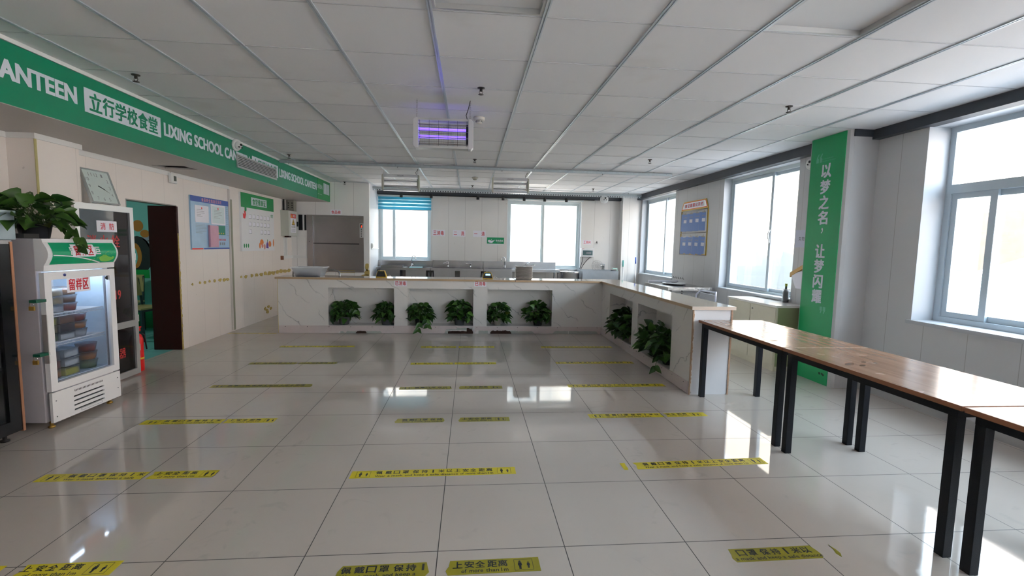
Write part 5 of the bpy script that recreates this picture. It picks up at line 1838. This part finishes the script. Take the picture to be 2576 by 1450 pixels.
# document board with folders
DB = frame_m((4.0, 8.68, 1.33), **RIGHT)
r = thing('folder_board', 'document board with yellow edge and red title, holding blue folders', 'notice board', DB)
MB().frame(0, 1.01, 0, .82, .022, 0, .012).build('board_frame', M_YELP, r)
mb = MB()
mb.prism([(0, .82), (1.01, .82), (.93, .97), (.08, .97)], 0, .012)
mb.build('header', M_YELP, r)
mb = MB()
mb.prism([(.02, .83), (.99, .83), (.918, .958), (.092, .958)], .012, .0135)
mb.build('header_red_edge', M_REDP, r)
mb = MB()
mb.prism([(.045, .84), (.965, .84), (.905, .948), (.105, .948)], .0135, .015)
mb.build('header_panel', M_ALU, r)
MB().box(.13, .87, .85, .935, .015, .017).build('title_sheet', M_PAPER, r)
chars(MB(), '索证索票公示栏', .15, .85, .86, .925, .0176, .03, .22).build('title_lettering', M_RED, r)
MB().tube([(.02, .80, .02), (.99, .80, .02)], .006, 8).tube([(.02, .395, .02), (.99, .395, .02)], .006, 8).build('hanging_rod', M_STEELD, r)
MB().tube([(.01, 0, .012), (.01, .81, .012)], .005, 6).tube([(1.0, 0, .012), (1.0, .81, .012)], .005, 6).tube([(0, .005, .012), (1.0, .005, .012)], .006, 6).build('side_rod', M_STEELD, r)
f0 = None
rown = ['upper', 'lower']
coln = ['first from the far end', 'second from the far end', 'third from the far end', 'nearest']
for j in range(2):
    for i in range(4):
        M = DB @ Matrix.Translation((.06 + i * .232, .43 - j * .415, .02)) @ Matrix.Rotation(-.02 - .05 * j * (1 if i > 1 else 0), 4, 'Z') @ Matrix.Rotation(.22, 4, 'Y')
        lb = 'blue clip folder in the %s row of the document board, %s' % (rown[j], coln[i])
        if f0 is None:
            f0 = thing('blue_folder', lb, 'folder', M, group='blue folders on the document board')
            MB().box(0, .225, 0, .32, .012, .016).build('cover', M_BLUEF, f0)
            MB().box(.004, .225, .002, .318, 0, .003).build('back_cover', M_BLUED, f0)
            MB().box(.006, .21, .006, .31, .004, .011).build('pages', M_PAPER, f0)
            MB().box(.07, .15, .155, .215, .016, .0165).build('white_label', M_PAPER, f0)
            mb = MB()
            chars(mb, '文件夹', .06, .16, .245, .268, .0163, .0)
            mb.build('cover_lettering', mat('gold_print', (.45, .36, .25), .5), f0)
            MB().tube([(.10, .315, .008), (.10, .345, .004), (.11, .36, .0), (.125, .35, -.002)], .004, 6).build('hook', M_CHROME, f0)
            MB().box(.07, .15, .31, .325, .0, .018).build('clip', M_STEELD, f0)
        else:
            dup(f0, M=M, label=lb)

# stainless table below the far window, wrapped with trays
r = thing('steel_work_table', 'steel work table with foil-wrapped edges against the right wall', 'table', loc=(0, 0, 0))
MB().box(3.22, 3.97, 7.32, 8.35, .785, .80).build('table_top', M_STEEL, r)
MB().box(3.20, 3.97, 7.30, 7.33, .76, .812).box(3.20, 3.23, 7.33, 8.35, .76, .812).build('foil_edge', mat('crinkled_foil', (.62, .60, .58), .3, .9, bump=1.0, bscale=35), r)
MB().box(3.24, 3.94, 7.35, 7.38, .715, .74).box(3.24, 3.27, 7.36, 8.33, .715, .74).build('lower_rail', M_STEEL, r)
for xx, yy in ((3.27, 7.37), (3.90, 7.37), (3.27, 8.30), (3.90, 8.30)): MB().tube([(xx, yy, 0), (xx, yy, .785)], .02, 10).build('leg', M_STEEL, r)
r = thing('oval_dish', 'pale oval tray lying on the steel work table', 'tray', loc=(3.62, 8.02, .8005))
MB().lathe([(.14, 0), (.19, .02), (.20, .03), (.18, .025), (.13, .006), (0, .006)], 28, (0, 0, 0), 'z', 1.0, 1.3).build('dish', M_ALU, r)
MB().lathe([(0, .03), (.05, .032), (.05, .036), (0, .036)], 16).build('dark_lid', M_BLACK, r)
r = thing('rolled_sheet', 'rolled white plastic sheet at the back of the steel work table', 'roll', loc=(3.45, 8.28, .801))
MB().tube([(-.2, 0, .03), (.35, 0, .03)], .028, 12).build('roll', M_PAPER, r)
r = thing('wall_socket_row', 'small row of dark hooks on the wall above the steel work table', 'hook rail', frame_m((4.0, 8.85, .87), **RIGHT))
mb = MB()
for k in range(5): mb.tube([(k * .10, 0, 0), (k * .10, 0, .02), (k * .10, .03, .025)], .005, 6)
mb.build('hook', M_BLACK, r)
r = thing('steel_tube_chair', 'grey chair with a bent pale tube back behind the side counter', 'chair', loc=(3.52, 6.62, 0), rz=0)
MB().tube([(-.05, .30, 0), (-.05, .30, .62), (-.04, .28, .74), (-.0, .22, .81), (0, -.22, .82), (-.04, -.28, .76), (-.05, -.30, .62), (-.05, -.30, 0)], .013, 10).build('back_frame', mat('lilac_tube', (.50, .52, .62), .3, .5), r)
MB().box(-.015, .01, -.22, .22, .50, .78).build('back_panel', mat('grey_seat', (.34, .35, .38), .5), r, .006)
MB().box(-.02, .38, -.26, .26, .43, .46).build('seat', mat('grey_seat_pad', (.34, .35, .38), .5), r, .01)
for sy in (-1, 1): MB().tube([(.34, sy * .24, 0), (.34, sy * .24, .43)], .012, 8).build('leg', M_ALU, r)

# cream cabinet
r = thing('cream_cabinet', 'low cream cabinet with a white top between side counter and green column', 'cabinet', loc=(3.60, 5.17, 0))
MB().box(0, .39, 0, 1.03, .06, .765).build('cabinet_body', M_CAB, r, .002)
MB().box(-.012, .392, -.015, 1.05, .765, .79).build('cabinet_top', M_CABTOP, r, .003)
MB().box(.02, .39, -.004, 0, .06, .765).build('olive_side', M_CABSIDE, r)
MB().box(.01, .385, .01, 1.02, 0, .06).build('plinth', M_CAB, r)
MB().box(-.006, 0, .01, .50, .08, .755).build('door', M_CAB, r, .002)
MB().box(-.006, 0, .515, 1.02, .08, .755).build('door', M_CAB, r, .002)
MB().lathe([(.010, -.016), (.010, -.006), (0, -.006)], 12, (0, .46, .70), 'x').build('door_lock', M_STEELD, r)
MB().lathe([(.010, -.016), (.010, -.006), (0, -.006)], 12, (0, .46, .40), 'x').build('door_lock', M_STEELD, r)
r = thing('spray_bottle', 'dark bottle in a plastic bag on the sill beside the green column', 'bottle', loc=(3.955, 5.53, .792))
MB().lathe([(.028, 0), (.03, .02), (.03, .13), (.012, .17), (.012, .2), (0, .2)], 16).build('bottle', mat('bottle_dark', (.07, .07, .06), .2), r)
MB().lathe([(.014, .2), (.014, .235), (0, .235)], 12).build('cap', mat('bottle_cap', (.35, .42, .05), .4), r)
MB().lathe([(.036, 0), (.042, .05), (.035, .14), (.05, .17), (.03, .16)], 12).build('plastic_bag', M_CLEAR, r)
r = thing('paper_notice', 'lilac paper notice with handwriting beside the green column', 'notice', frame_m((4.0, 5.49, 1.48), **RIGHT))
MB().box(0, .30, 0, .21, .0005, .002).build('sheet', mat('lilac_paper', (.60, .62, .74), .6), r)
chars(MB(), '失物招领', .06, .27, .08, .13, .0026, .0).build('handwriting', M_BLACK, r)
r = thing('paper_bag', 'white bag with a tan strap hanging beside the green column', 'bag', frame_m((4.0, 5.46, .98), **RIGHT))
mb = MB()
mb.prism([(.10, .0), (.30, .0), (.30, .25), (.0, .17)], .002, .05)
mb.build('bag_body', M_PAPER, r, .008)
mb = MB()
mb.prism([(-.01, .13), (.02, .15), (.30, .30), (.30, .34), (-.01, .19)], .02, .055)
mb.build('strap', mat('tan_strap', (.62, .38, .14), .5), r, .004)

# ------------------------------------------------------------------ dining tables
def dining_table(y0, y1, label, x0=2.22, x1=2.87):
    r = thing('dining_table', label, 'table', loc=(x0, y0, 0), group='wooden tables in a row')
    W, L = x1 - x0, y1 - y0
    MB().box(0, W, 0, L, .724, .748).build('tabletop', M_TABLE, r, .002)
    mb = MB().box(-.0015, 0, 0, L, .7245, .7475).box(W, W + .0015, 0, L, .7245, .7475).box(0, W, -.0015, 0, .7245, .7475).box(0, W, L, L + .0015, .7245, .7475)
    mb.build('edge_band', M_TEDGE, r)
    MB().frame(.02, W - .02, .03, L - .03, .03, .684, .724).build('apron_frame', M_BLK, r)
    for xx in (.02, W - .02 - .045):
        for yy in (.03, L - .03 - .045):
            MB().box(xx, xx + .045, yy, yy + .045, 0, .684).build('leg', M_BLK, r, .002)
    return r


t1 = dining_table(3.10, 4.325, 'wooden table with black legs at the far end of the row, touching the side counter')
t2 = dining_table(1.87, 3.09, 'wooden table with black legs in the middle of the row')
t3 = dining_table(.63, 1.855, 'wooden table with black legs nearest the camera at the right edge')
mb = MB()
rg_ = random.Random(4)
for k in range(60):
    a = .008 + .637 * k / 60
    mb.box(a, a + .0107, 1.208 + .009 * rg_.random(), 1.2205, .748, .7486)
mb.build('worn_joint_edge', mat('worn_joint', (.50, .40, .32), .7, var=.4, vscale=80), t2)
mb = MB()
for cx_, cy_, a_, b_ in ((.10, .75, .05, .02), (.16, .72, .03, .015), (.24, .80, .025, .012), (.30, .78, .02, .01), (.35, .60, .015, .008)): ell(mb, cx_, cy_, a_, b_, .748, .7484, 11, .6)
mb.build('water_stain', mat('wet_wood', (.16, .085, .05), .1), t2)
mb = MB()
for cx_, cy_, a_, b_ in ((.12, .95, .012, .01), (.16, .98, .015, .008), (.21, .96, .01, .012), (.14, .62, .014, .01)): ell(mb, cx_, cy_, a_, b_, .748, .7484, 9)
mb.build('dried_spot', mat('dried_spot', (.55, .48, .40), .5), t1)

# ================================================================== FLOOR STICKERS
CH = [(440, '佩'), (555, '戴'), (655, '口'), (765, '罩'), (890, '保'), (1000, '持'), (1105, '1'), (1210, '米'), (1310, '以'), (1410, '上'), (1515, '安'), (1610, '全'), (1720, '距'), (1815, '离')]
WORDS = [('Wear', 400, 528), ('a', 553, 580), ('mask', 602, 738), ('and', 762, 850), ('keep', 875, 1000), ('a', 1020, 1047), ('safe', 1072, 1180), ('distance', 1203, 1420), ('of', 1443, 1490),
         ('more', 1515, 1635), ('than', 1660, 1775), ('1m', 1797, 1860)]
U = lambda px: (px - 100) / 2048 * 1.02


def person_icon(mb, cx, y0, h, z):
    ell(mb, cx, y0 + h * .9, h * .10, h * .10, z, z + .0002, 10)
    mb.prism([(cx - h * .17, y0 + h * .42), (cx - h * .09, y0 + h * .42), (cx - h * .09, y0), (cx - h * .01, y0), (cx, y0 + h * .35), (cx + h * .01, y0), (cx + h * .09, y0), (cx + h * .09, y0 + h * .42),
              (cx + h * .17, y0 + h * .42), (cx + h * .14, y0 + h * .78), (cx - h * .14, y0 + h * .78)], z, z + .0002)


def sticker(x0, yb, dull, pieces, label, rot=0.0):
    r = thing('floor_sticker', label, 'floor sticker', Matrix.Translation((x0, yb, 0)) @ Matrix.Rotation(rot, 4, 'Z'), group='yellow distance stickers on the floor')
    H = .092
    mat_ = M_YELD if dull else M_YEL
    rg = random.Random(int(x0 * 100) + int(yb * 10))
    for (a, b) in pieces:
        mb = MB()
        lo = a > .005
        hi = b < 1.0
        j = lambda f: rg.uniform(0, .014) if f else 0
        p = [(a + (.010 if lo and dull else 0), 0), (b - (.012 if hi and dull else 0) - j(hi), 0), (b - j(hi) * .3, H * .3), (b - j(hi), H * .62), (b - (.016 if hi and dull else 0), H),
             (a + (.018 if lo and dull else 0), H), (a + j(lo), H * .6), (a + j(lo) * .3, H * .3)]
        mb.prism(p, .0003, .0010)
        pc = mb.build('sticker_piece', mat_, r)
        inn = lambda u0, u1: a - .002 <= u0 and u1 <= b + .002
        tx_ = MB()
        big = 1.12 if dull else 1.0
        for px, ch in CH:
            u = U(px)
            hw = (.0045 if ch == '1' else .0195) * big
            if not inn(u - hw, u + hw): continue
            put_text(tx_, ch, u - hw, u + hw, .040 if dull else .044, .083, .0012, .0 if ch == '1' else .03)
        for s, pa, pb in WORDS:
            if not inn(U(pa), U(pb)): continue
            tall = any(c_ in s for c_ in 'kdflthWb1')
            low = 'p' in s
            put_text(tx_, s, U(pa), U(pb), .010 - (.004 if low else 0), .026 + (.006 if tall else 0), .0012, .02)
        if tx_.v: tx_.build('sticker_lettering', M_STTXT, pc)
        for q in (.032, .905):
            if not inn(q, q + .085): continue
            ic = MB().frame(q, q + .085, .010, .082, .0018, .0010, .0012)
            person_icon(ic, q + .026, .018, .055, .0010)
            person_icon(ic, q + .064, .022, .042, .0010)
            ic.build('sticker_pictogram', M_STTXT, pc)


rowl = ['closest to the front counter', 'second from the front counter', 'third from the front counter', 'fourth from the front counter', 'fifth from the front counter', 'nearest the camera']
RY = [6.47, 5.56, 4.62, 3.72, 2.84, 1.955]
LS = [(-2.55, 6.47, 0, [(0, .985)]), (-2.54, 5.555, 1, [(0, .53), (.545, .99)]), (-2.50, 4.66, 1, [(0, .955)]), (-2.52, 3.725, 0, [(0, .595), (.61, .99)]), (-2.52, 2.845, 0, [(0, .585), (.61, .99)]),
      (-2.53, 2.00, 0, [(0, .55), (.63, 1.02)])]
MS = [(-.665, 6.445, 0, [(0, .485), (.52, 1.02)]), (-.69, 5.53, 0, [(0, .51), (.515, 1.02)]), (-.68, 4.56, 1, [(0, .52), (.585, 1.02)]), (-.68, 3.69, 1, [(.09, .49), (.60, 1.02)]),
      (-.715, 2.80, 0, [(0, 1.02)]), (-.69, 1.915, 1, [(.13, .53), (.60, 1.02)])]
RS = [(1.02, 6.45, 0, [(0, 1.03)]), (1.05, 5.55, 0, [(.02, 1.0)]), (1.02, 4.60, 0, [(0, 1.03)]), (1.02, 3.74, 0, [(0, .645), (.675, 1.04)]), (1.01, 2.83, 0, [(0, .035), (.09, 1.01)]),
      (1.02, 1.925, 1, [(.21, .66), (.73, .76)])]
for nm, lst in (('left', LS), ('middle', MS), ('right', RS)):
    for k, (x0, yb, dl_, pcs) in enumerate(lst):
        st_ = 'worn olive' if dl_ else 'bright'
        if len(pcs) > 1: st_ += ' torn'
        sticker(x0, yb, dl_, pcs, '%s yellow floor sticker in the %s column, %s' % (st_, nm, rowl[k]), .04 if nm == 'right' and k == 4 else 0.012)

# ================================================================== OUTSIDE
struct(MB().box(4.6, 60, -40, 60, -.6, -.3).box(-30, 4.6, 11.4, 60, -.6, -.3).box(-30, 4.6, -40, -4.4, -.6, -.3).build('ground_outside', M_SNOW))
r = thing('neighbour_building', 'white block-walled building seen through the near right window', 'building', loc=(10.5, 5, -.3))
tb = NT('facade_block_wall', .85, .3)
bx = tb.xyz()
ln1 = tb.line(bx[2], .25, .1, .014)
ln2 = tb.line(bx[1], .55, .1, .014)
tb.col(tb.mix(tb.math('MULTIPLY', tb.math('MAXIMUM', ln1, ln2), .35), (.30, .30, .31), (.02, .02, .022)))
MB().holed(-14, 6.5, 0, 4.6, [(-.2, 1.0, 2.1, 3.3), (1.9, 3.1, 3.2, 4.2), (-5, -3.4, 2.1, 3.3)], 0, .3, 'yz').build('facade', tb.m, r)
for a, b, c0, c1 in ((-.2, 1.0, 2.1, 3.3), (1.9, 3.1, 3.2, 4.2), (-5, -3.4, 2.1, 3.3)):
    wo = MB().frame(a, b, c0, c1, .06, .1, .16, 'yz').build('window', M_WFR, r)
    MB().box(.12, .13, a + .05, b - .05, c0 + .05, c1 - .05).build('pane', mat('warm_curtain', (.030, .026, .020), .5), wo)  # near-black so the pane still shows in overexposed daylight
MB().box(-.05, 0, 2.6, 3.8, .8, 2.6).build('rusty_sheet', mat('rusty_sheet', (.028, .026, .026), .7, var=.3, vscale=6), r)  # sheet colour darkened to offset the strong daylight on it
MB().box(-.1, .4, -14, 6.5, 4.6, 4.75).build('parapet', M_SNOW, r)
r = thing('snowy_shed_roof', 'low shed with a snow-covered sloping roof outside the near right window', 'shed', loc=(6.2, 0, 0))
mb = MB()
mb.box(0, 3.5, -3, 6.0, -.3, .62)
mb.build('shed_wall', mat('shed_wall', (.024, .024, .024), .8, var=.1, vscale=3), r)  # wall colour darkened against the overexposed outdoor light
mb = MB()
mb.prism([(-.25, .60), (3.7, 1.72), (3.7, 1.90), (-.25, .78)], -3.2, 6.3, 'xz')
mb.build('snow_cover', M_SNOW, r, .05)
mb = MB()
for k in range(14): mb.prism([(.9 + .2 * k, 1.10 + .0567 * k), (1.02 + .2 * k, 1.134 + .0567 * k), (1.02 + .2 * k, 1.139 + .0567 * k), (.9 + .2 * k, 1.105 + .0567 * k)], 3.2 + .1 * (k % 4), 5.3 - .12 * (k % 3), 'xz')
mb.build('bare_roof_streak', mat('darkened_roof', (.012, .013, .016), .5), r)  # streak colour darkened to stay visible in the overexposed view


def tarp(name, label, pts, z0, z1, seed):
    rg = random.Random(seed)
    mb = MB()
    n = 60
    (xa, ya), (xb, yb) = pts
    nx, ny = (yb - ya), -(xb - xa)
    l_ = math.hypot(nx, ny)
    nx, ny = nx / l_, ny / l_
    vs = []
    for j in range(9):
        for i in range(n + 1):
            a = i / n
            q = .10 * math.sin(a * 37 + j * .5) + .06 * math.sin(a * 83 + j * .9)
            vs.append((xa + (xb - xa) * a + nx * q, ya + (yb - ya) * a + ny * q, z0 + (z1 - z0) * j / 8 + .04 * math.sin(a * 20)))
    fs = [(j * (n + 1) + i, j * (n + 1) + i + 1, (j + 1) * (n + 1) + i + 1, (j + 1) * (n + 1) + i) for j in range(8) for i in range(n)]
    vs2 = [(x + nx * .01, y + ny * .01, z) for x, y, z in vs]
    mb.add(vs, fs, True)
    mb.add(vs2, [tuple(reversed(f)) for f in fs], True)
    r = thing(name, label, 'tarpaulin', loc=(0, 0, 0))
    mb.build('sheet', M_TARP, r)
    po = MB()
    for i in range(0, n + 1, 15):
        a = i / n
        po.tube([(xa + (xb - xa) * a + nx * .25, ya + (yb - ya) * a + ny * .25, -.3), (xa + (xb - xa) * a + nx * .25, ya + (yb - ya) * a + ny * .25, z1 + .05)], .03, 8)
    po.build('pole', M_GALV, r)


tarp('white_tarpaulin', 'white translucent tarpaulin outside the two far right windows', ((6.6, 7.6), (6.6, 14.0)), -.3, 3.8, 1)
tarp('white_tarpaulin', 'white translucent tarpaulin outside the back windows', ((6.4, 14.2), (-8, 14.2)), -.3, 3.6, 2)
